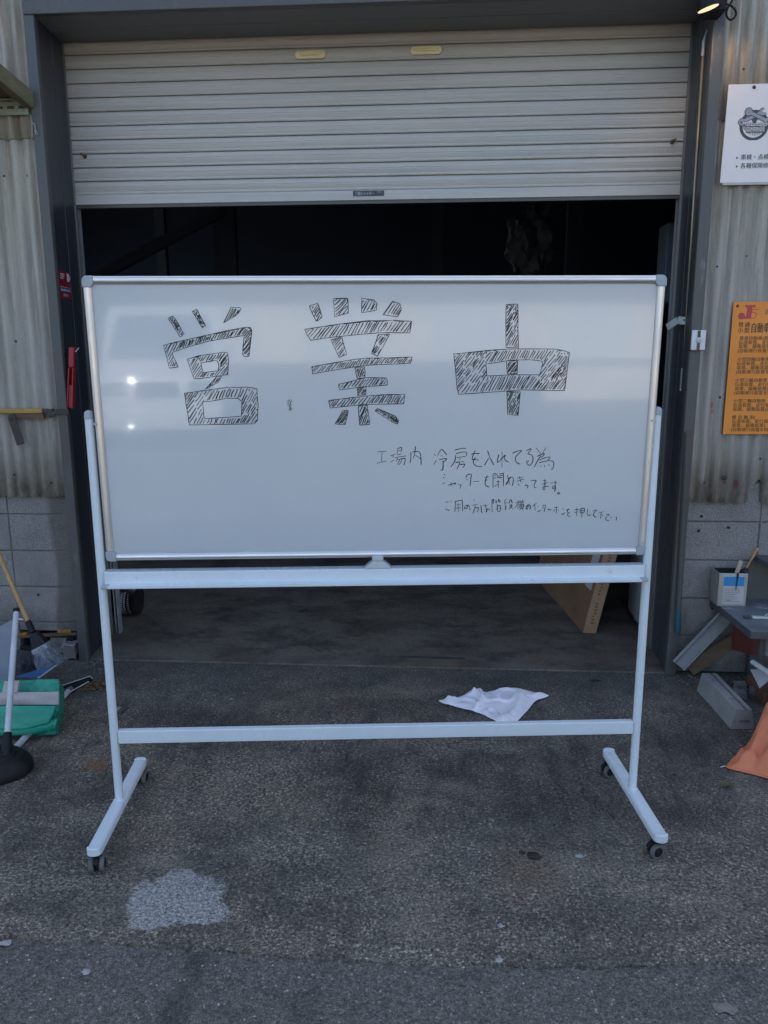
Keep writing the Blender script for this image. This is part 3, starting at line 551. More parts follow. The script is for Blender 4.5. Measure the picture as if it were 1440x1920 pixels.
# roller shutter
SX0, SX1, SZ, SY = -1.951, 1.219, 2.3843, 4.283
prof = []; NS, PS = 14, .0668; zb = SZ+.053
for i in range(NS):
    z = zb+i*PS
    prof += [(z+.0005, .012), (z+.001, -.0050), (z+.005, -.0075), (z+.010, -.0065), (z+.0125, .0005), (z+.0150, .0015), (z+.020, -.0010), (z+.030, -.0050), (z+.0365, -.0056), (z+.0385, -.0035), (z+.0405, -.0052), (z+.050, -.0045), (z+.060, -.0005), (z+.0640, .003), (z+.0650, .012)]
sh = MB(); nx = 24; vs = []
for i in range(nx+1):
    x = SX0+(SX1-SX0)*i/nx
    for z, y in prof: vs.append(Vector((x, SY+y+.0022*noise.noise(Vector((x*2.5, z*6, 1))), z+.0015*noise.noise(Vector((x*1.5, round((z-zb)/PS-.49)*3, 3))))))
m_ = len(prof)
sh.add(vs, [(i*m_+k, (i+1)*m_+k, (i+1)*m_+k+1, i*m_+k+1) for i in range(nx) for k in range(m_-1)])
shut = sh.build('roller_shutter', 'shutter', B, smooth='auto', fixn=False)
bb = MB(); bb.lohi((SX0, SY-.010, SZ+.004), (SX1, SY+.014, SZ+.0525)); bb.build('bottom_bar', 'shutter', shut, bevel=.003)
MB().lohi((SX0, SY-.004, SZ-.012), (SX1, SY+.010, SZ+.0035)).build('rubber_seal', 'frame_steel', shut)
for px, py in ((582, 103), (799, 95)):
    p = at(px, py, Y=SY-.006); k = 20; hb = MB()
    L, r = .058, .018; ring = lambda rr, LL, y: [Vector((p.x+(LL if math.cos(a) > 0 else -LL)+rr*math.cos(a), y, p.z+rr*math.sin(a))) for a in [2*math.pi*(i+.5)/k for i in range(k)]]
    rs = [ring(r, L, SY-.004), ring(r, L, SY-.013), ring(r*.72, L, SY-.015), ring(r*.5, L*.92, SY-.013), ring(r*.42, L*.9, SY-.006)]
    hb.add([v for g in rs for v in g], [(j*k+i, j*k+(i+1) % k, (j+1)*k+(i+1) % k, (j+1)*k+i) for j in range(4) for i in range(k)]+[tuple(4*k+i for i in range(k))])
    hb.box((p.x, SY-.0135, p.z+.002), (L*1.5, .004, .008)); hb.build('shutter_handle', 'ivory', shut, smooth='auto')
for (px, py), tip in (((160, 294), (151, 288)), ((1260, 266), (1267, 261))):
    a = at(px, py, Y=SY-.004); b = at(*tip, Y=SY-.05); d = (b-a)
    pn = MB(); pn.tube([a, a+d*.12, a+d*.13, a+d], [.011, .011, .005, .005], 10); pn.build('lock_pin', 'rust', shut)
p0 = at(662, 358, Y=SY-.011); p1 = at(720, 367, Y=SY-.011); npz = p0.z
MB().lohi((p0.x, SY-.0125, p1.z), (p1.x, SY-.0102, p0.z)).build('maker_plate', 'poster_print', shut)
tx = MB(); text(tx, '三和シャッター', .0195, (p0.x+.010, SY-.0132, p1.z+.005), (1, 0, 0), (0, 0, 1), bold=.0006, sx=.72)
text(tx, '三和の', .008, (p1.x-.036, SY-.0132, p1.z+.015), (1, 0, 0), (0, 0, 1)); tx.build('lettering', 'print_white', shut, fixn=False)

# loose grit lying on the apron: nobody could count it
random.seed(21); gr = MB()
def pebble(x, y, r, z=0):
    n = random.choice((5, 6, 7)); a0 = random.random()*6; h = r*random.uniform(.35, .75)
    rg = [(x+r*random.uniform(.7, 1.15)*math.cos(a0+2*math.pi*i/n), y+r*random.uniform(.55, 1.05)*math.sin(a0+2*math.pi*i/n)) for i in range(n)]
    vs = [(a, b, z-.001) for a, b in rg]+[(x+(a-x)*.6, y+(b-y)*.6, z+h*random.uniform(.7, 1)) for a, b in rg]
    gr.add(vs, [(i, (i+1) % n, n+(i+1) % n, n+i) for i in range(n)]+[tuple(range(n, 2*n))])
for i in range(2600):
    x, y = random.uniform(-2.2, 1.9), random.uniform(1.93, 3.9)
    if random.random() > .35+.65*max(0, min(1, .5+1.6*noise.noise(Vector((x*1.6, y*1.6, 3))))): continue
    gr.cur = 0 if random.random() < .45 else 1
    pebble(x, y, min(.012, random.lognormvariate(-6.0, .42)))
for i in range(260):
    gr.cur = 0 if random.random() < .6 else 1; pebble(random.uniform(-1.6, 1.5), random.uniform(1.4, 1.9), min(.008, random.lognormvariate(-5.9, .4)), -.007)
for i in range(420):   # dirt along the foot of the walls
    gr.cur = random.choice((0, 1, 1, 1)); x = random.choice((random.uniform(-2.3, -1.75), random.uniform(1.2, 2.0))); pebble(x, 3.93-abs(random.gauss(0, .10)), random.uniform(.003, .009))
tag(gr.build('loose_grit', ['stone_light', 'stone_dark'], fixn=False), 'loose stone grit scattered over the apron', None, None, 'stuff')

# ================================================================== MOBILE WHITEBOARD
WB = thing('mobile_whiteboard', 'white wheeled whiteboard with hand drawn Japanese lettering standing before the doorway', 'whiteboard', (-.2061, 2.5772, 0), .1019)
L = dict(local=True)
ZC, TILT, HW, HH = 1.4198, .0275, .905, .455
PM = Matrix.Translation((.006, 0, ZC)) @ Matrix.Rotation(TILT, 4, 'X')      # panel frame: x right, z up, -y to the viewer
def pl(mb): mb.v = [PM @ p for p in mb.v]; return mb
pb = MB(); pb.lohi((-HW+.012, -.008, -HH+.012), (HW-.012, .010, HH-.012)); panel = pl(pb).build('board_panel', 'board', WB, **L)
def rail_bar(a, b, n):   # rounded hollow frame profile between panel points a, b ; n = inward direction
    a, b, n = Vector(a), Vector(b), Vector(n); pr = []
    for q, y in ((0, .012), (0, -.010), (.002, -.0150), (.006, -.0180), (.011, -.0190), (.016, -.0185), (.021, -.0160), (.0245, -.0125), (.0255, -.0085), (.0255, .012)): pr.append(n*q+Vector((0, y, 0)))
    m = len(pr); return MB().add([a+p for p in pr]+[b+p for p in pr], [(i, (i+1) % m, m+(i+1) % m, m+i) for i in range(m)]+[tuple(range(m))[::-1], tuple(range(m, 2*m))])
cw = .034
for a, b, n in (((-HW+cw, 0, HH), (HW-cw, 0, HH), (0, 0, -1)), ((-HW+cw, 0, -HH), (HW-cw, 0, -HH), (0, 0, 1)), ((-HW, 0, -HH+cw), (-HW, 0, HH-cw), (1, 0, 0)), ((HW, 0, -HH+cw), (HW, 0, HH-cw), (-1, 0, 0))):
    pl(rail_bar(a, b, n)).build('board_frame', 'alu', WB, smooth='auto', **L)
for i, (ax, az) in enumerate(((-1, 1), (1, 1), (1, -1), (-1, -1))):
    poly = [(0, .0345)]+[(.016-.016*math.cos(t), .016-.016*math.sin(t)) for t in [math.pi/2*k/7 for k in range(8)]]+[(.0345, 0), (.0345, .0265), (.0320, .0275), (.0285, .0300), (.0272, .0345)]
    poly = [(-1*ax*q+ax*(HW+.001), -az*p+az*(HH+.001)) for q, p in poly]
    cb = MB(); cb.prism(poly, (0, -.0205, 0), (1, 0, 0), (0, 0, 1), (0, 1, 0), .034); pl(cb).build('corner_cap', 'corner_plastic', WB, bevel=.004, **L)

# --- handwriting
def ribbon(mb, pts, wd, y):
    pts = [Vector((a*.0005, 0, b*.0005)) for a, b in pts]
    pts = [p for i, p in enumerate(pts) if i == 0 or (p-pts[i-1]).length > 1e-5]
    if len(pts) < 2: return
    if len(pts) > 2: pts = spline(pts, 4)
    n = len(pts); vs = []
    for i, p in enumerate(pts):
        d = (pts[min(i+1, n-1)]-pts[max(i-1, 0)]).normalized(); u = Vector((-d.z, 0, d.x))*wd/2*(.75+.35*noise.noise(p*40+Vector((0, i*.1, 0))))*(.7 if i in (0, n-1) else 1)
        vs += [p+u+Vector((0, y, 0)), p-u+Vector((0, y, 0))]
    mb.add(vs, [(2*i, 2*i+1, 2*i+3, 2*i+2) for i in range(n-1)])
hw = MB()
for st in NOTE.split(';'):
    ribbon(hw, [tuple(map(int, q.split(','))) for q in st.split()], .0034, -.0088)
pl(hw).build('handwritten_note', 'ink', panel, fixn=False, **L)
def inside(p, loops):
    c = False
    for lp in loops:
        for (x1, y1), (x2, y2) in zip(lp, lp[1:]+lp[:1]):
            if (y1 > p[1]) != (y2 > p[1]) and p[0] < (x2-x1)*(p[1]-y1)/(y2-y1)+x1: c = not c
    return c
random.seed(5); bg_ = MB()
for row in BIG.strip().split('\n'):
    spc, lp = row.split(':'); spc = float(spc)*2*1.22; loops = [[tuple(map(int, q.split(','))) for q in l.split()] for l in lp.split('/')]
    for lo in loops:    # pen outline, its ends overshooting a little
        o = lo+[lo[0]]
        for a, b in zip(o, o[1:]):
            k = 1+.03*random.random(); j = lambda: random.uniform(-1.2, 1.2)
            mid = ((a[0]+b[0])/2+j()*1.5, (a[1]+b[1])/2+j()*1.5); ribbon(bg_, [(a[0]+j(), a[1]+j()), mid, (a[0]+(b[0]-a[0])*k+j(), a[1]+(b[1]-a[1])*k+j())], .0030, -.0086)
    xs = [p[0] for p in loops[0]]; ys = [p[1] for p in loops[0]]; cx, cy_ = sum(xs)/len(xs), sum(ys)/len(ys); rad = max(max(xs)-min(xs), max(ys)-min(ys))
    ang0 = R(random.uniform(50, 60)) if spc > 7 else R(random.uniform(44, 66)); t = -rad; segs = []
    while t < rad:
        ang = ang0+R(6)*math.sin(t*.013+cx); d = (math.cos(ang), math.sin(ang)); nn = (-d[1], d[0])
        run = []; q = -rad
        while q < rad:
            p = (cx+nn[0]*t+d[0]*q, cy_+nn[1]*t+d[1]*q)
            if inside(p, loops): run.append(p)
            elif run:
                if len(run) > 2: segs.append(run)
                run = []
            q += 3
        t += spc*random.uniform(.65, 1.4)
    for run in segs:
        # split very long diagonals the way a hand would
        step = random.randint(22, 34); parts = [run[i:i+step+1] for i in range(0, len(run), step)] if len(run) > 40 else [run]
        for r_ in parts:
            if len(r_) < 3: continue
            k0 = random.randint(1, 3); k1 = random.randint(1, 4); a, b = r_[min(k0, len(r_)-2)], r_[max(-1-k1, -len(r_)+1)]
            j = lambda s: random.uniform(-s, s)
            mid = ((a[0]+b[0])/2+j(3), (a[1]+b[1])/2+j(3))
            ribbon(bg_, [(a[0]+j(3), a[1]+j(3)), mid, (b[0]+j(3), b[1]+j(3))], random.uniform(.0030, .0046), -.0090)
    segs.sort(key=lambda r_: 0) 
    for r1, r2 in [z for z in zip(segs, segs[1:]) if len(z[1]) > 6]:     # the zigzag turns
        a, b = r1[-1], r2[0]
        if random.random() < .55 and abs(a[0]-r2[-1][0])+abs(a[1]-r2[-1][1]) < spc*4 and len(r1) > 6: ribbon(bg_, [r1[-3], ((r1[-3][0]+r2[-3][0])/2+2, (r1[-3][1]+r2[-3][1])/2+3), r2[-3]], .0026, -.0088)
pl(bg_).build('drawn_characters', 'ink', panel, fixn=False, **L)

# --- stand
for sx in (-1, 1):
    x = sx*.9195
    po = MB(); po.tube([(x, 0, .088), (x, 0, 1.436)], .0145, 20); post = po.build('post', 'white_paint', WB, smooth='auto', **L)
    ca = MB(); ca.lathe([(.0155, 0), (.0155, .012), (.0145, .018), (.0115, .0235), (.006, .0265), (0, .0275)], (x, 0, 1.4365), 20); ca.build('post_cap', 'corner_plastic', post, smooth=True, **L)
    kn = MB(); kn.tube([(sx*.9055, 0, ZC), (sx*.890, 0, ZC)], .006, 12); kn.tube([(sx*.9055, -.005, ZC+.0), (sx*.893, -.028, ZC)], .003, 8); kn.build('pivot_bolt', 'corner_plastic', post, smooth='auto', **L)
    # foot: flat tube with rounded long edges
    y0, y1 = -.276, .272; w2, h = .0225, .027; z1 = .093
    pr = [(-w2, z1-h), (-w2, z1-.008), (-w2+.003, z1-.003), (-w2+.008, z1), (w2-.008, z1), (w2-.003, z1-.003), (w2, z1-.008), (w2, z1-h)]
    ft = MB(); m = len(pr); ft.add([(x+a, y0, b) for a, b in pr]+[(x+a, y1, b) for a, b in pr], [(i, (i+1) % m, m+(i+1) % m, m+i) for i in range(m)]+[tuple(range(m))[::-1], tuple(range(m, 2*m))])
    foot = ft.build('foot', 'white_paint', WB, smooth='auto', **L)
    for ye, s_ in ((y0, -1), (y1, 1)):
        poly = [(-w2-.0008, 0), (w2+.0008, 0)]+[(w2*math.cos(t), s_*(.004+.016*math.sin(t))) for t in [math.pi*k/10 for k in range(11)]]
        ec = MB(); ec.prism(poly, (x, ye+s_*.0003, z1-h+.001), (1, 0, 0), (0, 1, 0), (0, 0, 1), h+.0002); ec.build('end_cap', 'white_paint', foot, bevel=.005, seg=3, **L)
        # swivel caster: stem, hood, two wheels
        yc = ye-s_*.022; ang = {(-1, -1): R(-82), (-1, 1): R(85), (1, -1): R(200), (1, 1): R(198)}[(sx, s_)]
        mt = Matrix.Translation((x, yc, .0)) @ Matrix.Rotation(ang, 4, 'Z')
        hd = MB(); hd.lathe([(0, .066), (.013, .066), (.013, .058), (.008, .054), (0, .054)], (0, 0, 0), 14)
        arc = [(.030*math.cos(t)+.014, .027+.030*math.sin(t)) for t in [R(a) for a in range(20, 161, 14)]]
        inn = [(.023*math.cos(t)+.014, .027+.023*math.sin(t)) for t in [R(a) for a in range(160, 19, -14)]]
        hd.prism(arc+inn, (0, -.0075, 0), (1, 0, 0), (0, 0, 1), (0, 1, 0), .015); hd.box((.014, 0, .030), (.026, .010, .034))
        hd.box((-.020, 0, .050), (.022, .026, .006), Matrix.Rotation(R(-25), 3, 'Y'))
        hd.v = [mt @ p for p in hd.v]; hd.build('caster_hood', 'black_plastic', foot, bevel=.0015, **L)
        wh = MB(); hub = MB()
        for yy in (-.0165, .0165):
            ro = Matrix.Translation((.014, yy, .025)) @ Matrix.Rotation(R(90), 4, 'X')
            wh.lathe([(.017, -.008), (.0225, -.008), (.025, -.005), (.025, .005), (.0225, .008), (.017, .008)], (0, 0, 0), 24, ro)
            hub.lathe([(0, -.0085), (.012, -.0085), (.0178, -.0068), (.0178, .0068), (.012, .0085), (0, .0085)], (0, 0, 0), 20, ro)
        for q in (wh, hub): q.v = [mt @ p for p in q.v]
        wh.build('caster_tyre', 'tyre', foot, smooth='auto', **L); hub.build('caster_hub', 'black_plastic', foot, smooth='auto', **L)
# pen tray between the posts (open channel with a raised front lip) and the lower rail
tp = [(.018, .932), (-.020, .932), (-.022, .930), (-.022, .8935), (-.050, .8885), (-.0515, .892), (-.0535, .892), (-.0535, .8835), (-.050, .8815), (.018, .8835)]
tr = MB(); tr.prism([(a, b) for a, b in tp], (-.9045, 0, 0), (0, 1, 0), (0, 0, 1), (1, 0, 0), 1.809); tray = tr.build('pen_tray', 'white_paint', WB, bevel=.0012, **L)
for sx in (-1, 1):
    cl = MB(); cl.box((sx*.897, -.040, .888), (.022, .030, .010)); cl.build('tray_clip', 'corner_plastic', tray, bevel=.002, **L)
br = MB(); br.lohi((-.9045, -.0125, .309), (.9045, .0125, .3565)); br.build('lower_rail', 'white_paint', WB, bevel=.003, **L)
sb = MB(); sb.prism([(-.045, .9325), (.045, .9325), (.040, .940), (.0195, .957), (-.0175, .957), (-.038, .940)], (.002, -.024, 0), (1, 0, 0), (0, 0, 1), (0, 1, 0), .040)
sb.lohi((-.0165, -.020, .9572), (.0205, .012, .974)); sb.build('tilt_stop', 'cap_plastic', WB, bevel=.003, **L)

# ================================================================== SMALL THINGS
def pane(name, mat, cs, parent=None, nx=10, ny=8, amp=0., sc=8, th=.01, seed=0, bevel=0, bulge=0., inset=0.):
    """four-cornered sheet with thickness; corners (world points) TL TR BR BL seen from the front"""
    TL, TR, BR, BL = [Vector(c) for c in cs]; nrm = (TR-TL).cross(BL-TL).normalized(); front = []; back = []
    if nrm.y > 0: nrm = -nrm
    for j in range(ny+1):
        for i in range(nx+1):
            u, v = i/nx, j/ny; p = TL.lerp(TR, u).lerp(BL.lerp(BR, u), v)
            o = amp*noise.noise(p*sc+Vector((seed, seed, 0)))+amp*.7*abs(noise.noise(p*sc*2.3+Vector((0, seed, 4))))+amp*.3*noise.noise(p*sc*6+Vector((3, seed, 4)))+bulge*math.sin(math.pi*u)*math.sin(math.pi*v)
            front.append(p+nrm*o); cc = (TL+TR+BR+BL)/4; back.append((p-nrm*th+nrm*o*.3).lerp(cc-nrm*th, inset))
    m = (nx+1)*(ny+1); w = nx+1; fs = []
    for j in range(ny):
        for i in range(nx):
            a = j*w+i; fs += [(a, a+1, a+w+1, a+w), (m+a, m+a+w, m+a+w+1, m+a+1)]
    for i in range(nx): fs += [(i, m+i, m+i+1, i+1), (ny*w+i, ny*w+i+1, m+ny*w+i+1, m+ny*w+i)]
    for j in range(ny): fs += [(j*w, (j+1)*w, m+(j+1)*w, m+j*w), (j*w+nx, m+j*w+nx, m+(j+1)*w+nx, (j+1)*w+nx)]
    return MB().add(front+back, fs).build(name, mat, parent, smooth='auto', bevel=bevel)
A3 = lambda *l: [at(px, py, Y=y) for px, py, y in l]

# --- cloth dropped on the apron
ol = [(342, 682), (370, 680), (440, 665), (515, 632), (555, 645), (620, 632), (690, 625), (770, 645), (838, 662), (780, 685), (740, 730), (690, 780), (650, 795), (612, 785), (540, 745), (480, 728), (420, 712), (375, 702)]
ol = [at(680+a/2.4, 1030+b/2.4, Z=.003) for a, b in ol]
def rag(q, t):
    r = .5+.5*math.sin(q.x*26+q.y*12+3*noise.noise(q*7)); h = (.014*r+.022*max(0, NZ(q, 9, 2))+.030*(1-min(1, abs(NZ(q, 7, 5))*5))+.014*(1-min(1, abs(NZ(q, 13, 9))*5)))
    return .002+h*min(1, t*3.2+.10*(1+NZ(q, 30)))
tag(drape(ol, rag, 30, 8).build('cloth', 'rag', smooth=True), 'white cotton rag lying crumpled on the ground behind the lower rail of the whiteboard', 'cloth')

# --- left side ------------------------------------------------------
t = thing('timber_canopy', 'mossy timber rafter with slotted green steel angle high on the wall left of the doorway', 'canopy', at(30, 200, Y=3.9))
mb = MB(); mb.bar(at(57, 190, Y=3.925), at(-40, 108, Y=3.62), .045, .075); mb.build('rafter', 'moss_wood', t, bevel=.004)
a, b = at(-60, 214, Y=3.915), at(55, 204, Y=3.925)
mb = MB(); mb.lohi((a.x, 3.912, b.z-.028), (b.x, 3.918, b.z+.03)); mb.lohi((a.x, 3.88, b.z+.0305), (b.x, 3.918, b.z+.036)); mb.build('slotted_angle', 'moss_steel', t, bevel=.002)
for k in range(5): mb = MB(); mb.lohi((b.x-.045-k*.055, 3.9105, b.z-.002), (b.x-.012-k*.055, 3.9118, b.z+.010)); mb.build('slot', 'dark_iron', t)
mb = MB(); mb.hexa([Vector(p) for p in ((-2.5, 3.60, b.z+.045), (-2.01, 3.60, b.z+.045), (-1.985, 3.92, b.z+.04), (-2.5, 3.92, b.z+.04))], [Vector(p) for p in ((-2.5, 3.60, b.z+.055), (-2.01, 3.60, b.z+.055), (-1.985, 3.92, b.z+.05), (-2.5, 3.92, b.z+.05))]); mb.build('underside_board', 'old_wood', t)
mb = MB()
for pp in ([(57, 215), (59, 228), (60, 243), (60, 262)], [(60, 228), (64, 236), (68, 246), (73, 254)], [(60, 230), (66, 234), (66, 248), (69, 253)]): mb.tube(spline([at(x, y, Y=3.907) for x, y in pp], 4), .0022, 6)
tag(mb.build('string', 'paper', smooth=True), 'frayed white string tied to the corner of the slotted steel angle', 'string')

t = thing('latch_bar', 'yellow painted bar across the corrugated wall with a dark hanging strap', 'bar', at(60, 775, Y=3.92))
a, b = at(-60, 772, Y=3.925), at(80, 770, Y=3.925); z = b.z
mb = MB(); mb.lohi((a.x, 3.915, z-.012), (b.x, 3.940, z+.010)); mb.build('bar', 'yellow', t, bevel=.002)
c_, d_ = at(82, 770, Y=3.91), at(104, 769, Y=3.91); e_ = at(127, 772, Y=3.905)
mb = MB(); mb.bar((b.x+.001, 3.927, z), (d_.x-.02, 3.927, z), .022, .018); mb.bar((d_.x-.045, 3.926, z-.028), (d_.x+.005, 3.909, z-.004), .010, .020); mb.bar((d_.x+.004, 3.906, z-.004), (e_.x+.005, 3.906, z-.004), .010, .026); mb.build('end_strap', 'dark_iron', t, bevel=.001)
mb = MB(); mb.lohi((at(25, 785, Y=3.92).x, 3.918, z-.040), (at(82, 785, Y=3.92).x, 3.938, z-.0125)); mb.build('backing_block', 'old_wood', t, bevel=.002)
a, b = at(22, 783, Y=3.905), at(39, 834, Y=3.905)
mb = MB(); mb.bar(a, b, .040, .006, (0, 1, 0)); mb.tube([a+Vector((0, .004, -.002)), a+Vector((0, -.004, -.002))], .020, 16); mb.tube([a+Vector((0, -.0045, -.003)), a+Vector((0, -.010, -.003))], .007, 12); mb.build('hanging_strap', 'dark_iron', t, bevel=.001)

st = MB(); lfx = lambda y: lf(y)+.0012
def on_rev(mb, y0, y1, z0, z1, o=0.): mb.add([(lfx(y0)+o, y0, z0), (lfx(y1)+o, y1, z0), (lfx(y1)+o, y1, z1), (lfx(y0)+o, y0, z1)], [(0, 1, 2, 3)])
t = thing('warning_sticker', 'red and blue warning sticker on the dark left door jamb', 'sticker', (lfx(4.03), 4.03, 1.96))
on_rev(st, 3.957, 4.112, 1.902, 2.036); st.build('sticker_face', 'sticker_red', t, fixn=False)
st = MB(); on_rev(st, 3.965, 4.104, 1.932, 1.952, .0006); st.build('blue_stripe', 'sticker_blue', t, fixn=False)
st = MB(); random.seed(2)
for k in range(3): on_rev(st, 3.972, 3.972+random.uniform(.04, .06), 2.016-k*.010, 2.021-k*.010, .0008)
for k in range(2): on_rev(st, 4.0, 4.065, 1.913+k*.006, 1.916+k*.006, .0008)
for k in range(9): on_rev(st, 3.970+k*.0145, 3.979+k*.0145, 1.937, 1.947, .0010)
on_rev(st, 3.963, 4.106, 1.9555, 1.9575, .0008)
n = 16; yc, zc = 4.078, 2.006; st.add([(lfx(yc)+.001, yc+.024*math.cos(2*math.pi*k/n), zc+.021*math.sin(2*math.pi*k/n)) for k in range(n)], [tuple(range(n))]); st.build('white_print', 'print_white', t, fixn=False)

t = thing('tool_holder', 'narrow red plastic holder hanging on the dark left door jamb', 'holder', at(135, 710, Y=3.945))
q = lambda px, py, y=3.945: at(px, py, Y=y)
mb = MB(); a, b, c = q(136, 652), q(135, 690), q(131, 768)
mb.bar(q(135.5, 651), q(134.5, 689), .030, .026, (0, 1, 0)); mb.build('grip', 'red_plastic', t, bevel=.006)
mb = MB(); mb.bar(q(131, 690, 3.935), q(128, 768, 3.935), .007, .030, (0, 1, 0)); mb.bar(q(139, 690, 3.935), q(137, 766, 3.935), .007, .030, (0, 1, 0)); mb.bar(q(135, 688, 3.955), q(132.5, 766, 3.955), .034, .006, (0, 1, 0)); mb.build('channel', 'red_plastic', t, bevel=.002)
mb = MB(); mb.bar(q(133, 722, 3.930), q(132, 765, 3.930), .026, .005, (0, 1, 0)); mb.build('lower_flap', 'red_plastic', t, bevel=.002)
mb = MB(); mb.tube([q(141, 660, 3.94), q(146, 655, 3.95), q(148, 652, 3.95)], .003, 6); mb.build('hook', 'galv', t)

# broom leaning at the wall
t = thing('broom', 'broom with varnished wooden handle and grey bristles leaning at the wall left of the doorway', 'broom', at(90, 1250, Y=3.62))
a, b = at(57, 1176, Y=3.66), at(-60, 905, Y=3.93); d = (b-a).normalized()
mb = MB(); mb.tube([a+d*.03, b], .0118, 14); mb.build('handle', 'handle_wood', t, smooth='auto')
mb = MB(); mb.tube([a+d*.035, a-d*.03], [.0155, .017], 14)
e0, e1 = at(62, 1218, Y=3.625), at(89, 1203, Y=3.645); h0, h1 = at(57, 1186, Y=3.65), at(70, 1184, Y=3.655)
mb.hexa([h0+Vector((0, -.012, 0)), h1+Vector((0, -.012, 0)), h1+Vector((0, .014, 0)), h0+Vector((0, .014, 0))], [e0+Vector((0, -.018, 0)), e1+Vector((0, -.018, 0)), e1+Vector((0, .02, 0)), e0+Vector((0, .02, 0))]); mb.build('broom_socket', 'black_plastic', t, bevel=.003)
f0, f1 = at(67, 1226, Y=3.61), at(91, 1212, Y=3.635)
mb = MB(); mb.hexa([e0+Vector((-.003, -.019, 0)), e1+Vector((.003, -.019, 0)), e1+Vector((.003, .021, 0)), e0+Vector((-.003, .021, 0))], [f0+Vector((-.004, -.020, 0)), f1+Vector((.004, -.020, 0)), f1+Vector((.004, .022, 0)), f0+Vector((-.004, .022, 0))]); mb.build('bristle_band', 'bristle', t, bevel=.002)
mb = MB(); random.seed(9)
t0, t1 = at(84, 1264, Y=3.575), at(122, 1236, Y=3.61)
for k in range(420):
    u, w_ = random.random(), random.uniform(-.019, .021); r0 = f0.lerp(f1, u)+Vector((0, w_, .002)); r1 = t0.lerp(t1, u+random.gauss(0, .06))+Vector((random.gauss(0, .004), w_*1.6, random.gauss(0, .006)))
    m_ = r0.lerp(r1, .5)+Vector((-.016, 0, -.004))+Vector((random.gauss(0, .003), 0, random.gauss(0, .003)))
    mb.tube([r0, r0.lerp(m_, .6)+Vector((-.002, 0, 0)), m_, r1], [.0014, .0016, .0014, .0009], 4, False)
mb.build('bristles', 'bristle', t, smooth=True, fixn=False)
t = thing('mop', 'dark grey mop head lying in the broken corner of the block wall behind the broom', 'mop', at(50, 1250, Y=3.78))
mb = MB()
for k in range(300):
    u = random.random(); r0 = at(30+u*18, 1222+random.uniform(-3, 6), Y=3.80+random.uniform(-.03, .03)); r1 = at(38+u*42, 1258+random.uniform(-14, 4), Y=3.72+random.uniform(-.05, .05))
    if r1.z < .004: r1.z = .004
    mb.tube([r0, r0.lerp(r1, .5)+Vector((random.gauss(0, .01), random.gauss(0, .01), .018)), r1], [.003, .0032, .002], 4, False)
mb.build('mop_yarn', 'dark_bristle', t, smooth=True, fixn=False)
mb = MB(); mb.bar(at(40, 1214, Y=3.80), at(64, 1222, Y=3.78), .03, .03); mb.build('clamp', 'black_plastic', t, bevel=.004)

tag(pane('plastic_sheet', 'grey_sheet', A3((-60, 1205, 3.55), (26, 1160, 3.72), (21, 1290, 3.36), (-60, 1310, 3.20)), None, 8, 8, .004, 5, .004), 'grey plastic sheet propped behind the green bag', 'sheet')

t = thing('folded_bag', 'folded green vinyl bag with pale cloth bands lying beside the white pole', 'bag', at(60, 1385, Y=3.1))
gb = A3((-110, 1278, 3.22), (112, 1274, 3.20), (108, 1377, 3.09), (-110, 1392, 3.09))
pane('bag_body', 'green_vinyl', gb, t, 60, 30, .026, 9, .16, 3, bulge=.03, inset=.22)
pane('cloth_band', 'band', A3((-110, 1300, 3.118), (110, 1297, 3.135), (109, 1321, 3.112), (-110, 1324, 3.088)), t, 40, 6, .010, 9, .012, 3, bulge=.012)
pane('strap', 'band', A3((8, 1277, 3.140), (36, 1276, 3.140), (32, 1298, 3.118), (4, 1299, 3.118)), t, 6, 6, .004, 9, .012)
fl = MB(); rows = [[(-110, 1322, 3.075), (0, 1323, 3.080), (60, 1323, 3.085), (104, 1323, 3.092)], [(-110, 1345, 3.062), (0, 1345, 3.06), (55, 1345, 3.06), (99, 1340, 3.072)], [(-110, 1366, 3.04), (0, 1368, 3.038), (45, 1368, 3.04), (90, 1355, 3.058)]]
G = [spline([at(x, y, Y=yy) for x, y, yy in r], 8) for r in rows]; C_ = [spline([G[j][i] for j in range(3)], 4) for i in range(len(G[0]))]; nn = len(C_[0])
fl.add([p for c in C_ for p in c], [(i*nn+k, (i+1)*nn+k, (i+1)*nn+k+1, i*nn+k+1) for i in range(len(C_)-1) for k in range(nn-1)]); fo = fl.build('flap', 'green_vinyl', t, smooth=True); so_ = fo.modifiers.new('t', 'SOLIDIFY'); so_.thickness = .003
rows = [[(-110, 1352, 3.07), (0, 1352, 3.07), (60, 1352, 3.068), (107, 1348, 3.078)], [(-110, 1378, 3.035), (0, 1379, 3.032), (50, 1377, 3.035), (104, 1366, 3.066)]]
G = [spline([at(x, y, Y=yy) for x, y, yy in r], 8) for r in rows]; fl = MB(); fl.add(G[0]+G[1], [(i, i+1, len(G[0])+i+1, len(G[0])+i) for i in range(len(G[0])-1)]); fo = fl.build('flap', 'green_vinyl', t, smooth=True); so_ = fo.modifiers.new('t', 'SOLIDIFY'); so_.thickness = .003

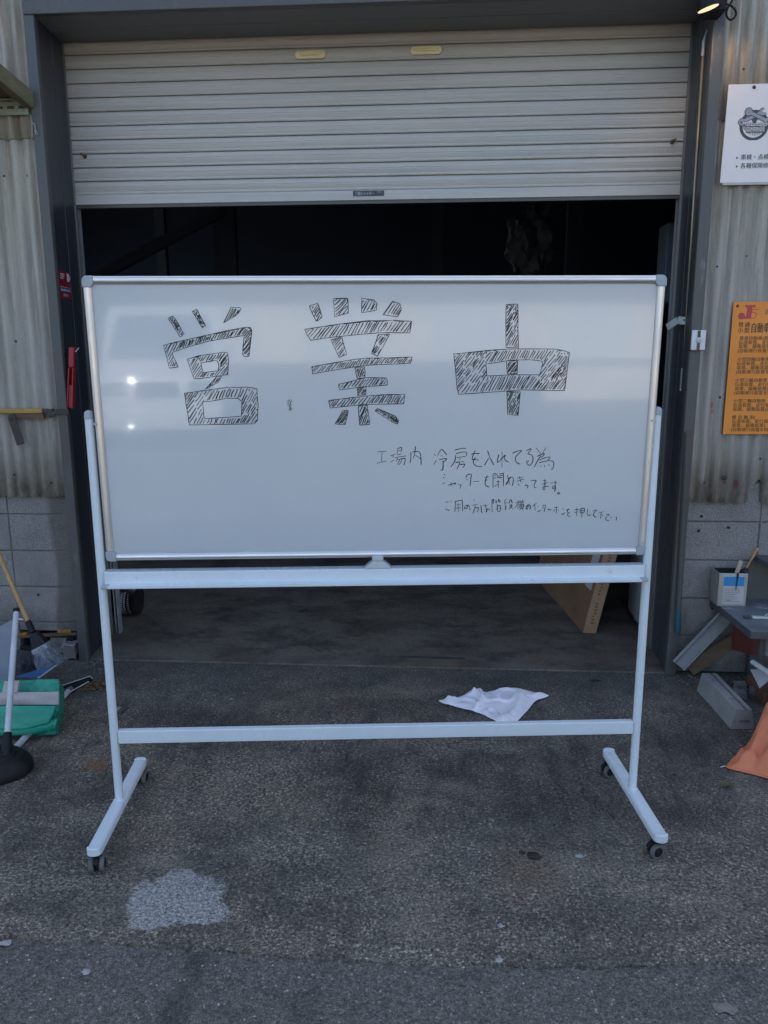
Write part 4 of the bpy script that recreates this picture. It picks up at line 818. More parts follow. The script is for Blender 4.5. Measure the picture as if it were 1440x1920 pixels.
t = thing('dustpan', 'blue plastic dustpan with white rim lying on the green bag', 'dustpan', at(70, 1262, Y=3.35))
cs = A3((30, 1270, 3.36), (80, 1254, 3.50), (107, 1248, 3.47), (73, 1272, 3.24)); pane('pan', 'blue_plastic', cs, t, 6, 4, .002, 6, .004)
mb = MB(); mb.tube([cs[2]+Vector((0, -.004, .004)), cs[3]+Vector((0, -.004, .004))], .0035, 8); mb.build('rim', 'pole_white', t)
t = thing('dustpan', 'flat black dustpan with a pale rim lying on the ground left of the door jamb', 'dustpan', at(140, 1290, Z=.01))
cs = [at(112, 1288, Z=.020), at(168, 1269, Z=.022), at(174, 1275, Z=.006), at(128, 1302, Z=.006)]; pane('pan', 'black_plastic', cs, t, 6, 4, .002, 6, .004)
mb = MB(); mb.tube([at(132, 1297, Z=.016), at(166, 1278, Z=.018)], .0028, 8); mb.tube([at(114, 1286, Z=.026), at(168, 1268, Z=.028), at(174, 1272, Z=.012)], .002, 8); mb.build('rim', 'pole_white', t)

t = thing('floor_brush', 'white scuffed pole with a black rubber dome head standing in front of the green bag', 'brush', (-1.745, 2.80, 0))
a, b = Vector((-1.713, 2.80, .085)), at(30.5, 1148, Y=3.28); d = (b-a).normalized()
mb = MB(); mb.tube([a, b], .0125, 14); mb.build('handle', 'pole_white', t, smooth='auto')
mb = MB(); mb.tube([b-d*.002, b+d*.016], .0145, 14); mb.build('end_cap', 'black_plastic', t, smooth='auto')
mb = MB(); mb.tube([b-d*.035+Vector((.012, 0, 0)), b-d*.045+Vector((.035, 0, .006))], .004, 8); mb.build('peg', 'pvc', t)
pr = [(0, .105), (.03, .104), (.035, .098), (.060, .094), (.064, .088), (.090, .082), (.094, .075), (.118, .066), (.122, .058), (.142, .046), (.150, .030), (.152, .012), (.148, .001), (0, .001)]
mb = MB(); mb.lathe(pr, (0, 0, 0), 40, Matrix.Translation((-1.765, 2.79, 0)) @ Matrix.Scale(.82, 4, (0, 1, 0))); mb.build('brush_head', 'black_plastic', t, smooth='auto')
mb = MB(); mb.tube([a-d*.03, a+d*.075], [.026, .0165], 14); mb.build('socket', 'black_plastic', t, smooth='auto')
t = thing('pole', 'pale grey pole lying on the ground under the green bag', 'pole', at(60, 1370, Z=.0))
mb = MB(); mb.tube([at(24, 1408, Z=.014), at(128, 1296, Z=.016)], .0135, 12); mb.build('tube', 'pole_white', t, smooth='auto')
mb = MB(); mb.tube([at(128, 1296, Z=.017), at(133, 1292, Z=.017)], .0155, 12); mb.build('end_cap', 'tyre', t, smooth='auto')

mb = MB(); random.seed(3)
for k in range(170):
    p = at(150+random.gauss(28, 13), 1286+random.gauss(0, 5), Z=.003+abs(random.gauss(0, .006))); s_ = random.uniform(.004, .012); rt = Matrix.Rotation(random.random()*6, 3, 'Z') @ Matrix.Rotation(random.uniform(-.5, .5), 3, 'X')
    mb.add([p+rt @ Vector(v)*s_ for v in ((-1, 0, 0), (-.3, .5, .15), (.6, .4, .2), (1, 0, 0), (.5, -.45, .15), (-.4, -.4, .1))], [(0, 1, 2, 3, 4, 5)])
tag(mb.build('leaf_litter', 'leaf_brown', fixn=False), 'brown leaf litter blown against the left door jamb', None, None, 'stuff')
def chunk(name, c, s, seed, mat='concrete_grey', parent=None):
    bm = bmesh.new(); bmesh.ops.create_cube(bm, size=1); bmesh.ops.subdivide_edges(bm, edges=bm.edges, cuts=3, use_grid_fill=True); mb = MB()
    for v in bm.verts: mb.v.append(Vector(c)+Vector((v.co.x*s[0], v.co.y*s[1], v.co.z*s[2]))+Vector([noise.noise(v.co*2.2+Vector((seed, k, 0))) for k in range(3)])*min(s)*.22)
    mb.f = [[v.index for v in f.verts] for f in bm.faces]; mb.mi = [0]*len(mb.f); bm.free(); return mb.build(name, mat, parent, bevel=0, smooth='auto')
p = at(136, 1240, Y=3.97); tag(chunk('rubble_block', (p.x, p.y, .045), (.075, .07, .075), 2), 'broken concrete lump sitting in the hole of the left block wall', 'rubble')
p = at(118, 1215, Y=4.05); tag(chunk('rubble_block', (p.x, p.y, .05), (.09, .08, .09), 7), 'smaller dark rubble lump deep in the hole of the left block wall', 'rubble')
for px, py, sx in ((122, 1183, .075), (151, 1193, .022), (42, 1190, .05)):
    p = at(px, py, Y=3.985); chunk('foam_sealant', (p.x, 3.99, p.z), (sx, .03, .022), px, 'foam', B)
mb = MB(); mb.bar(at(34, 1193, Y=3.985), at(146, 1187, Y=3.985), .03, .012); mb.build('broken_batten', 'old_wood', B)

# --- interior -------------------------------------------------------
t = thing('cardboard_box', 'tall flat brown cardboard box leaning inside the doorway', 'box', (.85, 4.54, .009))
A_ = at(1092, 1186, Z=.010); Bq = at(1118, 1187, Z=.010); Cq = at(1018, 1100, Z=.010); up_ = (at(1131, 1040, Y=A_.y)-A_); up_ = up_*(.82/up_.z); dp = (Cq-A_)*1.25
bq = [A_, Bq, Bq+dp, A_+dp]; mb = MB(); mb.hexa(bq, [p+up_ for p in bq]); mb.build('box_body', 'cardboard', t, bevel=.003)
o_ = Vector((0, -.0025, 0)); mb = MB(); w_ = Bq-A_; mb.hexa([A_+w_*.03+o_, Bq-w_*.03+o_, Bq-w_*.03+o_*.2, A_+w_*.03+o_*.2], [p+up_*.99 for p in (A_+w_*.03+o_, Bq-w_*.03+o_, Bq-w_*.03+o_*.2, A_+w_*.03+o_*.2)]); mb.build('box_end', 'cardboard_edge', t)
nx_ = dp.cross(up_).normalized(); nx_ = nx_ if nx_.x < 0 else -nx_
f_ = lambda u, v: A_+dp*u+up_*v+nx_*.002
mb = MB(); mb.add([f_(.03, .30), f_(.13, .30), f_(.13, .66), f_(.03, .66)], [(0, 1, 2, 3)]); mb.build('tape_strip', 'tape', t, fixn=False)
mb = MB()
for u, v, s_ in ((.28, .23, .03), (.31, .25, .02), (.29, .20, .02), (.34, .22, .02), (.52, .60, .05), (.62, .62, .04), (.70, .60, .04), (.57, .66, .03), (.66, .67, .05)): mb.add([f_(u, v)+nx_*.001, f_(u+s_, v+.012)+nx_*.001, f_(u+s_, v+.035)+nx_*.001, f_(u, v+.023)+nx_*.001], [(0, 1, 2, 3)])
random.seed(8); g_ = lambda u, v: A_+w_*u+up_*v+o_*1.4
for k in range(34):
    v = .07+k*.024; 
    if k % 9 in (7, 8): continue
    u = random.uniform(.36, .46); mb.add([g_(u, v), g_(u+random.uniform(.12, .24), v), g_(u+.18, v+.012), g_(u, v+.012)], [(0, 1, 2, 3)])
mb.build('stamp', 'old_wood', t, fixn=False)

t = thing('enamel_cabinet', 'pale enamelled appliance cabinet just inside the right side of the doorway', 'cabinet', (1.4, 4.8, .009))
a, b = at(1172, 1148, Z=.04), at(1226, 1200, Z=.04); x0 = 1.165
mb = MB(); mb.lohi((x0, 4.40, .05), (1.78, a.y, .98)); mb.build('cabinet_body', 'cabinet', t, bevel=.035, seg=5)
for xx, yy in ((x0+.05, 4.46), (x0+.05, a.y-.06), (1.72, 4.46), (1.72, a.y-.06)): mb = MB(); mb.lathe([(0, 0), (.02, 0), (.02, .046), (0, .046)], (xx, yy, .010), 12); mb.build('foot', 'tin', t)
mb = MB(); p0, p1 = at(1247, 500, Y=4.62), at(1268, 567, Y=4.62); mb.lohi((p0.x, 4.62, p1.z), (p0.x+.34, 4.80, p1.z+.42)); tag(mb.build('wall_cupboard', 'inside_post', bevel=.01), 'dull grey cupboard hung inside the doorway above the whiteboard corner', 'cupboard')
t = thing('plywood_offcut', 'narrow plywood offcut standing upright behind the right door jamb', 'board', (1.16, 4.33, .009))
mb = MB(); mb.hexa([Vector(p) for p in ((1.142, 4.312, .01), (1.157, 4.312, .01), (1.157, 4.345, .01), (1.142, 4.345, .01))], [Vector(p) for p in ((1.152, 4.312, 1.32), (1.167, 4.312, 1.32), (1.167, 4.345, 1.32), (1.152, 4.345, 1.32))]); mb.build('board', 'ply', t, bevel=.001)
for k, (x0, lab) in enumerate(((-1.893, 'thin grey panel standing on edge behind the left door jamb'), (-1.872, 'second thin grey panel in front of the one behind the left door jamb'))):
    mb = MB(); mb.hexa([Vector(p) for p in ((x0, 4.325-k*.01, .01), (x0+.008, 4.325-k*.01, .01), (x0+.008, 4.36, .01), (x0, 4.36, .01))], [Vector(p) for p in ((x0-.008, 4.325-k*.01, 1.0), (x0, 4.325-k*.01, 1.0), (x0, 4.36, 1.0), (x0-.008, 4.36, 1.0))]); tag(mb.build('panel_board', 'galv', bevel=.001), lab, 'board', 'panels behind the left jamb')
t = thing('oil_can', 'black oil can with white print lying on its side inside the doorway at left', 'can', (-1.9, 4.67, .01)); r_ = .088
c_ = at(262, 1130, Y=4.66); mt = Matrix.Translation((c_.x, 4.66, .012+r_)) @ Matrix.Rotation(R(-90), 4, 'Y')
mb = MB(); mb.lathe([(0, .004), (.080, .004), (.084, 0), (r_, .002), (r_, .012), (.085, .016), (.085, .20), (r_*.985, .205), (r_*.985, .212), (.085, .217), (.085, .33), (r_, .335), (r_, .345), (0, .345)], (0, 0, 0), 36, mt); mb.build('can_body', 'tin_black', t, smooth='auto')
mb = MB(); random.seed(6)
def arcq(z0, z1, a0, a1):
    n = 5; vs = []
    for i in range(n+1):
        a = R(a0+(a1-a0)*i/n)
        for z in (z0, z1): vs.append(mt @ Vector((.0858*math.cos(a), .0858*math.sin(a), z)))
    mb.add(vs, [(2*i, 2*i+1, 2*i+3, 2*i+2) for i in range(n)])
for k in range(14): arcq(.030+.001*k, .048, -150+k*8, -147+k*8)
for z0, z1 in ((.062, .072), (.078, .092), (.098, .104)):
    a = -150
    while a < -40: l_ = random.uniform(4, 11); arcq(z0, z1, a, a+l_*.7); a += l_
arcq(.013, .0155, -170, -20); arcq(.1685, .1705, -170, -20); mb.build('can_print', 'label_grey', t, fixn=False)
mb = MB(); mb.bar(at(748, 1231, Z=.013), at(872, 1235, Z=.013), .012, .008); tag(mb.build('steel_strip', 'reveal_steel', bevel=.001), 'thin dark strip lying on the workshop floor near the threshold', 'strip')
t = thing('plastic_bundle', 'crumpled clear plastic bundle hanging dimly inside the workshop', 'bundle', at(1000, 430, Y=6.5))
bm = bmesh.new(); bmesh.ops.create_icosphere(bm, subdivisions=4, radius=1); mb = MB(); c0 = at(1000, 450, Y=6.5)
for v in bm.verts: mb.v.append(c0+Vector((v.co.x*.17, v.co.y*.14, v.co.z*.26))*(1+.5*noise.noise(v.co*2)+.3*noise.noise(v.co*5)))
mb.f = [[v.index for v in f.verts] for f in bm.faces]; mb.mi = [0]*len(mb.f); bm.free(); mb.build('film', 'clear_film', t, smooth='auto'); mb = MB(); mb.tube([c0+Vector((0, 0, .3)), (c0.x, 6.5, 4.79)], .006, 6); mb.build('cord', 'dark_iron', t)

# --- right side -----------------------------------------------------
t = thing('work_light', 'lit black work light with looped cable at the top right frame corner', 'lamp', at(1335, 10, Y=3.78))
c0 = at(1328, 16, Y=3.76); vv = (c0-Vector((0, 0, H))).normalized(); aa = RT*29-DN*12; aa = (aa-vv*aa.dot(vv)).normalized(); bb = aa.cross(vv); bb = bb if bb.z < 0 else -bb; nl = (bb*math.cos(R(10))-vv*math.sin(R(10))).normalized(); mr = nl.to_track_quat('Z', 'X').to_matrix().to_4x4(); mt = Matrix.Translation(c0) @ mr
mb = MB(); mb.lathe([(0, -.052), (.030, -.050), (.042, -.030), (.045, -.004), (.045, .0), (.042, .0), (0, -.002)], (0, 0, 0), 28, mt); mb.build('lamp_head', 'black_plastic', t, smooth='auto')
mb = MB(); mb.lathe([(0, .0045), (.025, .004), (.0415, .001), (.0415, -.0015), (0, -.0015)], (0, 0, 0), 28, mt); mb.build('lamp_lens', 'lamp_lens', t, smooth='auto')
mb = MB(); q0 = at(1350, 8, Y=3.80); mb.lohi((q0.x-.035, 3.80, q0.z-.02), (q0.x+.03, 3.912, q0.z+.07)); mb.tube([c0-nl*.04, q0], .012, 10); mb.build('bracket', 'black_plastic', t, bevel=.003)
mb = MB(); mb.tube(spline([at(x, y, Y=3.88) for x, y in ((1352, 6), (1366, 9), (1371, 11), (1378, 18), (1380, 27), (1375, 35), (1369, 37), (1364, 33), (1362, 25), (1364, 16), (1369, 8), (1374, -4), (1378, -30))], 6), .0045, 8); mb.build('cable', 'black_plastic', t, smooth=True)
ll = bpy.data.lights.new('work_light_beam', 'SPOT'); ll.energy = .8; ll.color = (1, .62, .30); ll.spot_size = R(130); ll.spot_blend = .6; ll.shadow_soft_size = .04
lo_ = bpy.data.objects.new('work_light_beam', ll); COL.objects.link(lo_); lo_.parent = t; lo_.location = c0+nl*.012-OFF[t.name]; lo_.rotation_euler = Vector((-.25, -.35, .9)).to_track_quat('Z', 'Y').to_euler()

t = thing('shutter_pole', 'long thin brass coloured pull rod with ribbed grip standing by the right jamb', 'rod', at(1278, 730, Y=4.03))
a, b = at(1319.5, 78, Y=4.02), at(1281, 690, Y=4.03); mb = MB(); mb.tube([a, b], .0052, 10); mb.build('rod', 'rod', t, smooth=True)
mb = MB(); mb.tube([a+Vector((0, 0, -.06)), a+Vector((0, 0, .0)), a+Vector((.006, 0, .03)), a+Vector((.016, 0, .06))], [.008, .008, .003, .003], 8); mb.build('hook', 'galv', t)
c_ = at(1278.5, 728, Y=4.03); d = c_-b; mb = MB(); N = 26; mb.tube([b+d*(i/N) for i in range(N+1)], [.0115 if i % 2 else .0095 for i in range(N+1)], 12); mb.build('grip', 'grip', t, smooth='auto')
mb = MB(); mb.tube([c_, c_+Vector((-.001, 0, -.012))], .010, 10); mb.build('end_cap', 'galv', t)
t = thing('bent_bracket', 'short bent grey metal bracket sticking out from the right door jamb', 'bracket', at(1280, 602, Y=4.05))
a, b, c_ = at(1286, 602, Y=4.03), at(1271, 600, Y=4.05), at(1251, 614, Y=4.10); mb = MB(); mb.bar(a, b, .007, .036); mb.bar(b+Vector((.001, -.001, 0)), c_, .007, .034); mb.build('plate', 'galv', t, bevel=.001)
mb = MB(); p = at(1282, 600, Y=4.02); mb.tube([p+Vector((0, -.001, 0)), p+Vector((0, -.006, 0))], .004, 8); mb.build('bolt', 'dark_iron', t)

t = thing('doorbell', 'white intercom button box with a dark stripe on the right door jamb', 'doorbell', (1.21, 3.9, 1.68))
p0, p1 = at(1297, 619, Y=3.895), at(1321, 657, Y=3.895)
mb = MB(); mb.lohi((p0.x-.004, 3.898, p1.z-.002), (p1.x-.002, 3.9132, p0.z+.001)); mb.build('back_plate', 'dark_lens', t, bevel=.004)
mb = MB(); mb.lohi((p0.x, 3.886, p1.z), (p1.x, 3.8978, p0.z)); mb.build('cover', 'doorbell', t, bevel=.006, seg=4)
xm = (p0.x+p1.x)/2; mb = MB(); mb.lohi((xm-.0075, 3.8845, p1.z+.002), (xm+.0065, 3.8858, p0.z-.002)); mb.build('stripe', 'dark_lens', t)
mb = MB(); mb.lathe([(0, .004), (.010, .004), (.013, .002), (.0135, 0), (0, 0)], (0, 0, 0), 20, Matrix.Translation((xm-.0005, 3.8843, (p0.z+p1.z)/2)) @ Matrix.Rotation(R(90), 4, 'X')); mb.build('button', 'cap_plastic', t, smooth='auto')
t = thing('conduit_pipe', 'grey pipe running down the lower right door jamb', 'pipe', (1.19, 3.9, 0)); a, b = at(1289, 812, Y=3.905), at(1272, 1142, Y=3.905)
mb = MB(); mb.tube([a, b], .0135, 14); mb.build('tube', 'frame_steel', t, smooth='auto'); mb = MB(); mb.tube([a+Vector((0, 0, -.004)), a+Vector((0, 0, .010))], .0165, 14); mb.build('collar', 'rust', t, smooth='auto')
c_ = at(1271, 1184, Y=3.905); mb = MB(); mb.tube([b+Vector((0, 0, .003)), b, c_, c_+Vector((0, 0, -.003))], [.011, .014, .0145, .012], 12); mb.build('end_sleeve', 'teal', t, smooth='auto')

# white notice board
PY = 3.930
t = thing('notice_board', 'white garage notice board with crossed wrench emblem pinned high on the right wall', 'sign', (1.41, 3.94, 2.38)); tl, bl_ = at(1367, 158, Y=PY), at(1350, 343, Y=PY)
mb = MB(); xr = tl.x+.300; mb.hexa([Vector((bl_.x, PY, bl_.z)), Vector((xr-.004, PY, bl_.z)), Vector((xr-.004, PY+.006, bl_.z)), Vector((bl_.x, PY+.006, bl_.z))], [Vector((tl.x, PY+.004, tl.z)), Vector((xr, PY+.004, tl.z)), Vector((xr, PY+.010, tl.z)), Vector((tl.x, PY+.010, tl.z))]); mb.build('board', 'poster', t, bevel=.001)
mb = MB(); mb.lohi((bl_.x+.012, PY-.002, bl_.z-.010), (xr-.004, PY+.004, bl_.z-.001)); mb.build('lower_edge', 'label_grey', t)
p = at(1414.5, 163, Y=PY); mb = MB(); mb.lathe([(0, .006), (.006, .004), (.008, 0), (0, 0)], (0, 0, 0), 12, Matrix.Translation((p.x, PY+.003, p.z)) @ Matrix.Rotation(R(90), 4, 'X')); mb.build('screw', 'dark_iron', t)
def LP(zx, zy, o): # emblem drawing (zoom pixels) to the board face
    v = at(1340+zx/8.73, 140+zy/8.73, Y=PY); yb = PY+.004*max(0, min(1, (v.z-bl_.z)/(tl.z-bl_.z))); return Vector((v.x, yb-.0006-o, v.z))
c0 = LP(648, 830, 0); rr = (LP(888, 830, 0)-c0).x
def ring(mb, c, ro, ri, o, a0=0, a1=360, n=40):
    vs = []
    for i in range(n+1):
        a = R(a0+(a1-a0)*i/n)
        for r in (ro, ri): vs.append(c+Vector((r*math.cos(a), -o, r*math.sin(a))))
    mb.add(vs, [(2*i, 2*i+1, 2*i+3, 2*i+2) for i in range(n)])
dk, sv, pk = MB(), MB(), MB()
ring(dk, c0, rr, rr*.79, .0); ring(dk, c0, rr*1.02, 0, .0002, 62, 118, 12)
def wrench(mb, a, b, w, o, ra, rb, k):
    a, b = LP(*a, o), LP(*b, o); d = (b-a).normalized(); u = Vector((-d.z, 0, d.x))*w/2; mb.add([a+u, b+u, b-u, a-u], [(0, 1, 2, 3)])
    ring(mb, a, ra, ra*.42*k, 0); ang = math.degrees(math.atan2(d.z, d.x)); ring(mb, b, rb, rb*.45*k, 0, ang+40, ang+320, 24)
w_ = .0125
for mb, g, o in ((dk, .0028, .0006), (sv, 0, .0010)): wrench(mb, (445, 775), (790, 605), w_+g*2, o, .0135+g, .0145+g, 1-g*110)
for mb, g, o in ((dk, .0028, .0014), (sv, 0, .0018)): wrench(mb, (560, 605), (865, 760), w_+g*2, o, .0155+g, .0135+g, 1-g*110)
s_ = LP(455, 840, 0); text(dk, 'Matsumoto', .0275, LP(448, 845, .0020), (1, 0, 0), (0, 0, 1), sx=.86, bold=.0019); text(pk, 'Matsumoto', .0275, LP(448, 845, .0024), (1, 0, 0), (0, 0, 1), sx=.86, bold=.0004)
text(dk, 'GARAGE', .0265, LP(512, 932, .0020), (1, 0, 0), (0, 0, 1), sx=.78, bold=.0019); text(pk, 'GARAGE', .0265, LP(512, 932, .0024), (1, 0, 0), (0, 0, 1), sx=.78, bold=.0004)
def bar2(mb, x0, y0, x1, y1, o): mb.add([LP(x0, y0, o), LP(x1, y0, o), LP(x1, y1, o), LP(x0, y1, o)], [(0, 1, 2, 3)])
bar2(dk, 455, 850, 850, 860, .0019); bar2(dk, 510, 938, 785, 950, .0019)
for k in range(7): bar2(dk, 560+k*28, 955, 568+k*28, 1005-abs(k-3)*9, .0006)
for k in range(3): bar2(dk, 478+k*12, 868, 483+k*12, 925-(2-k)*15, .0006); bar2(dk, 800+k*12, 868, 805+k*12, 925-k*15, .0006)
for y, s in ((1392, '車検・点検'), (1532, '各種保険修理')):
    x = 415 if y == 1392 else 408; sz = .0255
    text(dk, s, sz, LP(x+8, y-4, .0006), (1, 0, 0), (0, 0, 1), sx=.97, bold=.0005)
    mb_ = dk; mb_.add([LP(x-60, y-50, .0006), LP(x-24, y-30, .0006), LP(x-60, y-10, .0006)], [(0, 1, 2)])
dk.build('dark_print', 'poster_print', t, fixn=False); sv.build('wrench_print', 'poster_silver', t, fixn=False); pk.build('emblem_lettering', 'poster_pink', t, fixn=False)

# orange regulation sign
OY = 3.932
t = thing('regulation_sign', 'faded orange sign with red emblem and rows of small Japanese print on the right wall', 'sign', (1.5, 3.94, 1.24)); tl, bl_ = at(1375, 566, Y=OY), at(1356, 814, Y=OY)
mb = MB(); mb.lohi(((tl.x+bl_.x)/2, OY, bl_.z), (tl.x+.40, OY+.004, tl.z)); mb.build('plate', 'orange', t, bevel=.001)
OP = lambda zx, zy, o=.0008: at(1340+zx/6.86, 550+zy/6.86, Y=OY-o)
p = OP(296, 163); mb = MB(); mb.lathe([(0, .005), (.005, .004), (.007, 0), (0, 0)], (0, 0, 0), 12, Matrix.Translation((p.x, OY-.0003, p.z)) @ Matrix.Rotation(R(90), 4, 'X')); mb.build('screw', 'rust', t)
rd, bk, bn = MB(), MB(), MB(); poly = lambda mb, pts, o=.0008: mb.add([OP(a, b, o) for a, b in pts], [tuple(range(len(pts)))])
poly(rd, [(395, 150), (530, 150), (525, 178), (485, 182), (468, 325), (330, 328), (345, 300), (405, 295), (420, 182), (392, 178)]); c_ = OP(345, 292, .0010); ring(rd, c_, .0155, 0, 0, n=20)
S_ = [(582, 205), (480, 212), (470, 232), (545, 262), (520, 318), (470, 325)]
for a, b in zip(S_, S_[1:]):
    pa, pb_ = OP(*a, .0010), OP(*b, .0010); d = (pb_-pa).normalized(); u = Vector((-d.z, 0, d.x))*.0016; rd.add([pa+u, pb_+u, pb_-u, pa-u], [(0, 1, 2, 3)])
EX, EZ = (1, 0, 0), (0, 0, 1)
text(bk, '近', .026, OP(645, 262), EX, EZ, sx=.8); [text(bk, ch, .0255, OP(x, y), EX, EZ, bold=.0009) for ch, x, y in (('普', 300, 430), ('通', 382, 430), ('小', 293, 503), ('型', 375, 503))]; text(bk, '自動車', .049, OP(458, 495), EX, EZ, sx=.60, bold=.0016)
for y, x, s in ((597, 315, '普通自動車(原動'), (651, 307, '伝達装置、走行装'), (702, 303, '装置、緩衝装置)'), (758, 292, '(自動運行装置を'), (867, 290, '小型四輪自動車'), (922, 281, '伝達装置、走行装'), (976, 281, '装置、緩衝装置)'), (1030, 270, '(自動運行装置を'), (1137, 262, '小型三輪自動車'), (1191, 256, '伝達装置、走行装'), (1245, 253, '装置、緩衝装置)、'), (1299, 247, '(自動運行装置を除'), (1402, 242, '小型二輪自動車'), (1456, 234, '伝達装置、走行装置'), (1509, 232, '装置、緩衝装置)に'), (1613, 220, '軽 自 動 車('), (1664, 219, '伝達装置、走行装置'), (1717, 219, '装置、緩衝装置)、電'), (1771, 207, '(自動運行装置を除く')):
    text(bn, s, .0200, OP(x, y), EX, EZ, sx=1.06, bold=.0006)
rd.build('red_emblem', 'red_print', t, fixn=False); bk.build('heading', 'black_print', t, fixn=False); bn.build('small_print', 'brown_print', t, fixn=False)

# bench, tin and clutter by the right wall
t = thing('work_bench', 'low grey painted bench with a dark red side board against the right block wall', 'bench', (1.75, 3.72, 0)); BZ = .40
a, b = at(1335, 1125, Z=BZ), at(1408, 1183, Z=BZ); y1_ = 3.972
tp_ = [(a.x, y1_), (b.x, b.y), (2.35, b.y-.02), (2.35, y1_)]; mb = MB(); mb.prism(tp_, (0, 0, BZ-.004), (1, 0, 0), (0, 1, 0), (0, 0, 1), .004); mb.build('bench_top', 'bench_paint', t, bevel=.001)
mb = MB(); mb.prism(tp_, (0, 0, BZ-.038), (1, 0, 0), (0, 1, 0), (0, 0, 1), .0335); mb.build('top_edge', 'bench_edge', t, bevel=.002)
pane('side_board', 'red_board', A3((1375, 1162, 3.80), (1413, 1188, 3.60), (1412, 1228, 3.62), (1371, 1218, 3.82)), t, 4, 4, 0, 5, .02)
for xx, yy in ((1.56, 3.56), (2.28, 3.56), (2.28, 3.90), (1.58, 3.92)): MB().lohi((xx, yy, 0), (xx+.045, yy+.045, BZ-.0385)).build('leg', 'bench_edge', t, bevel=.002)
t = thing('wall_shelf', 'grey shelf board above the bench with a slate grey panel under it', 'shelf', (1.8, 3.9, .6)); SZ_ = .63
a, b = at(1411, 1040, Z=SZ_), at(1445, 1058, Z=SZ_); mb = MB(); mb.prism([(a.x, 3.972), (b.x, b.y), (2.3, b.y), (2.3, 3.972)], (0, 0, SZ_-.025), (1, 0, 0), (0, 1, 0), (0, 0, 1), .025); mb.build('shelf_board', 'bench_edge', t, bevel=.002)
pane('back_panel', 'frame_steel', [Vector((1.555, 3.966, SZ_-.026)), Vector((2.2, 3.966, SZ_-.026)), Vector((2.2, 3.966, BZ+.001)), Vector((1.545, 3.966, BZ+.001))], t, 4, 4, 0, 5, .008)
t = thing('tin_can', 'cut open square tin with blue label holding a stick and a brush on the bench', 'tin', (1.46, 3.9, BZ)); z0 = BZ+.0005
p0, p1 = at(1345, 1127, Y=3.80), at(1398, 1127, Y=3.80)
fb = [at(1345, 1127, Z=z0), at(1398.5, 1127, Z=z0)]; fy = min(3.835, fb[0].y); x0, x1 = fb[0].x+.004, fb[1].x+.004; fy = 3.845; x0 = at(1345, 1127, Y=fy).x; x1 = at(1398.5, 1127, Y=fy).x; hh = at(1372, 1075, Y=fy).z-z0; by = fy+.115
mb = MB(); th = .0025
for lo, hi in (((x0, fy, z0), (x1, fy+th, z0+hh)), ((x0, by-th, z0), (x1, by, z0+hh)), ((x0, fy+th, z0), (x0+th, by-th, z0+hh)), ((x1-th, fy+th, z0), (x1, by-th, z0+hh)), ((x0+th, fy+th, z0), (x1-th, by-th, z0+.004))): mb.lohi(lo, hi)
mb.build('tin_body', 'tin', t, bevel=.001); mb = MB()
for lo, hi in (((x0+th+.001, fy+th+.001, z0+.005), (x1-th-.001, fy+th+.002, z0+hh-.002)), ((x0+th+.001, by-th-.002, z0+.005), (x1-th-.001, by-th-.001, z0+hh-.001)), ((x0+th+.001, fy+th+.003, z0+.005), (x0+th+.002, by-th-.003, z0+hh-.001)), ((x1-th-.002, fy+th+.003, z0+.005), (x1-th-.001, by-th-.003, z0+hh-.001)), ((x0+.006, fy+.006, z0+.03), (x1-.006, by-.006, z0+.034))): mb.lohi(lo, hi)
mb.build('dark_lining', 'tin_dark', t)
W_ = x1-x0; mb = MB(); mb.lohi((x0+W_*.16, fy-.0012, z0+.012), (x1-W_*.10, fy-.0004, z0+hh*.97)); mb.build('paper_label', 'label_grey', t)
mb = MB(); mb.lohi((x0+W_*.17, fy-.0020, z0+hh*.62), (x1-W_*.12, fy-.0013, z0+hh*.90)); mb.build('blue_label', 'label_blue', t)
mb = MB(); random.seed(12)
for k in range(8): mb.lohi((x0+W_*.19, fy-.0018, z0+hh*(.52-k*.055)), (x0+W_*random.uniform(.6, .85), fy-.0013, z0+hh*(.535-k*.055)))
mb.lohi((x0+W_*.42, fy-.0026, z0+hh*.70), (x0+W_*.56, fy-.0021, z0+hh*.76)); mb.lohi((x0+W_*.30, fy-.0020, z0+hh*.175), (x0+W_*.46, fy-.0013, z0+hh*.205)); mb.build('label_print', 'print_grey', t)
mb = MB(); mb.tube([(x0+W_*.61, fy-.003, z0+hh+.001), (x0+W_*.62, fy-.004, z0+hh*.75), (x0+W_*.605, fy-.004, z0+hh*.50)], [.003, .0025, .0015], 6); mb.tube([(x0+W_*.66, fy-.003, z0+hh+.001), (x0+W_*.63, fy-.004, z0+hh*.8)], .0018, 6); mb.build('paint_drip', 'tin_dark', t)
mb = MB(); mb.tube([(x0+W_*.45, fy+.03, z0+.035), at(1389.5, 1051, Y=fy+.05)], .0105, 12); tag(mb.build('stick', 'pale_wood', smooth='auto'), 'pale round stick standing in the square tin', 'stick')
t = thing('paint_brush', 'wooden handled paint brush standing in the square tin', 'brush', (x0+W_*.8, fy+.06, z0+.1)); a, b = at(1399, 1066, Y=fy+.06), at(1421, 1027, Y=fy+.09); d = (b-a)
mb = MB(); mb.tube([a-d*.15, a+d*.1, a+d*.35, a+d*.85, b], [.006, .006, .0045, .009, .006], 10); mb.build('handle', 'handle_wood', t, smooth=True)
mb = MB(); mb.tube([a-d*.9, a-d*.4, a-d*.1, a+d*.02], [.012, .017, .015, .008], 10); mb.build('bristles', 'tin_dark', t, smooth=True)
t = thing('scraper', 'slim dark scraper with a white handle lying on the bench top', 'scraper', at(1420, 1158, Z=BZ)); a, m_, b = at(1395, 1157, Z=BZ+.006), at(1409, 1157, Z=BZ+.006), at(1470, 1160, Z=BZ+.006)
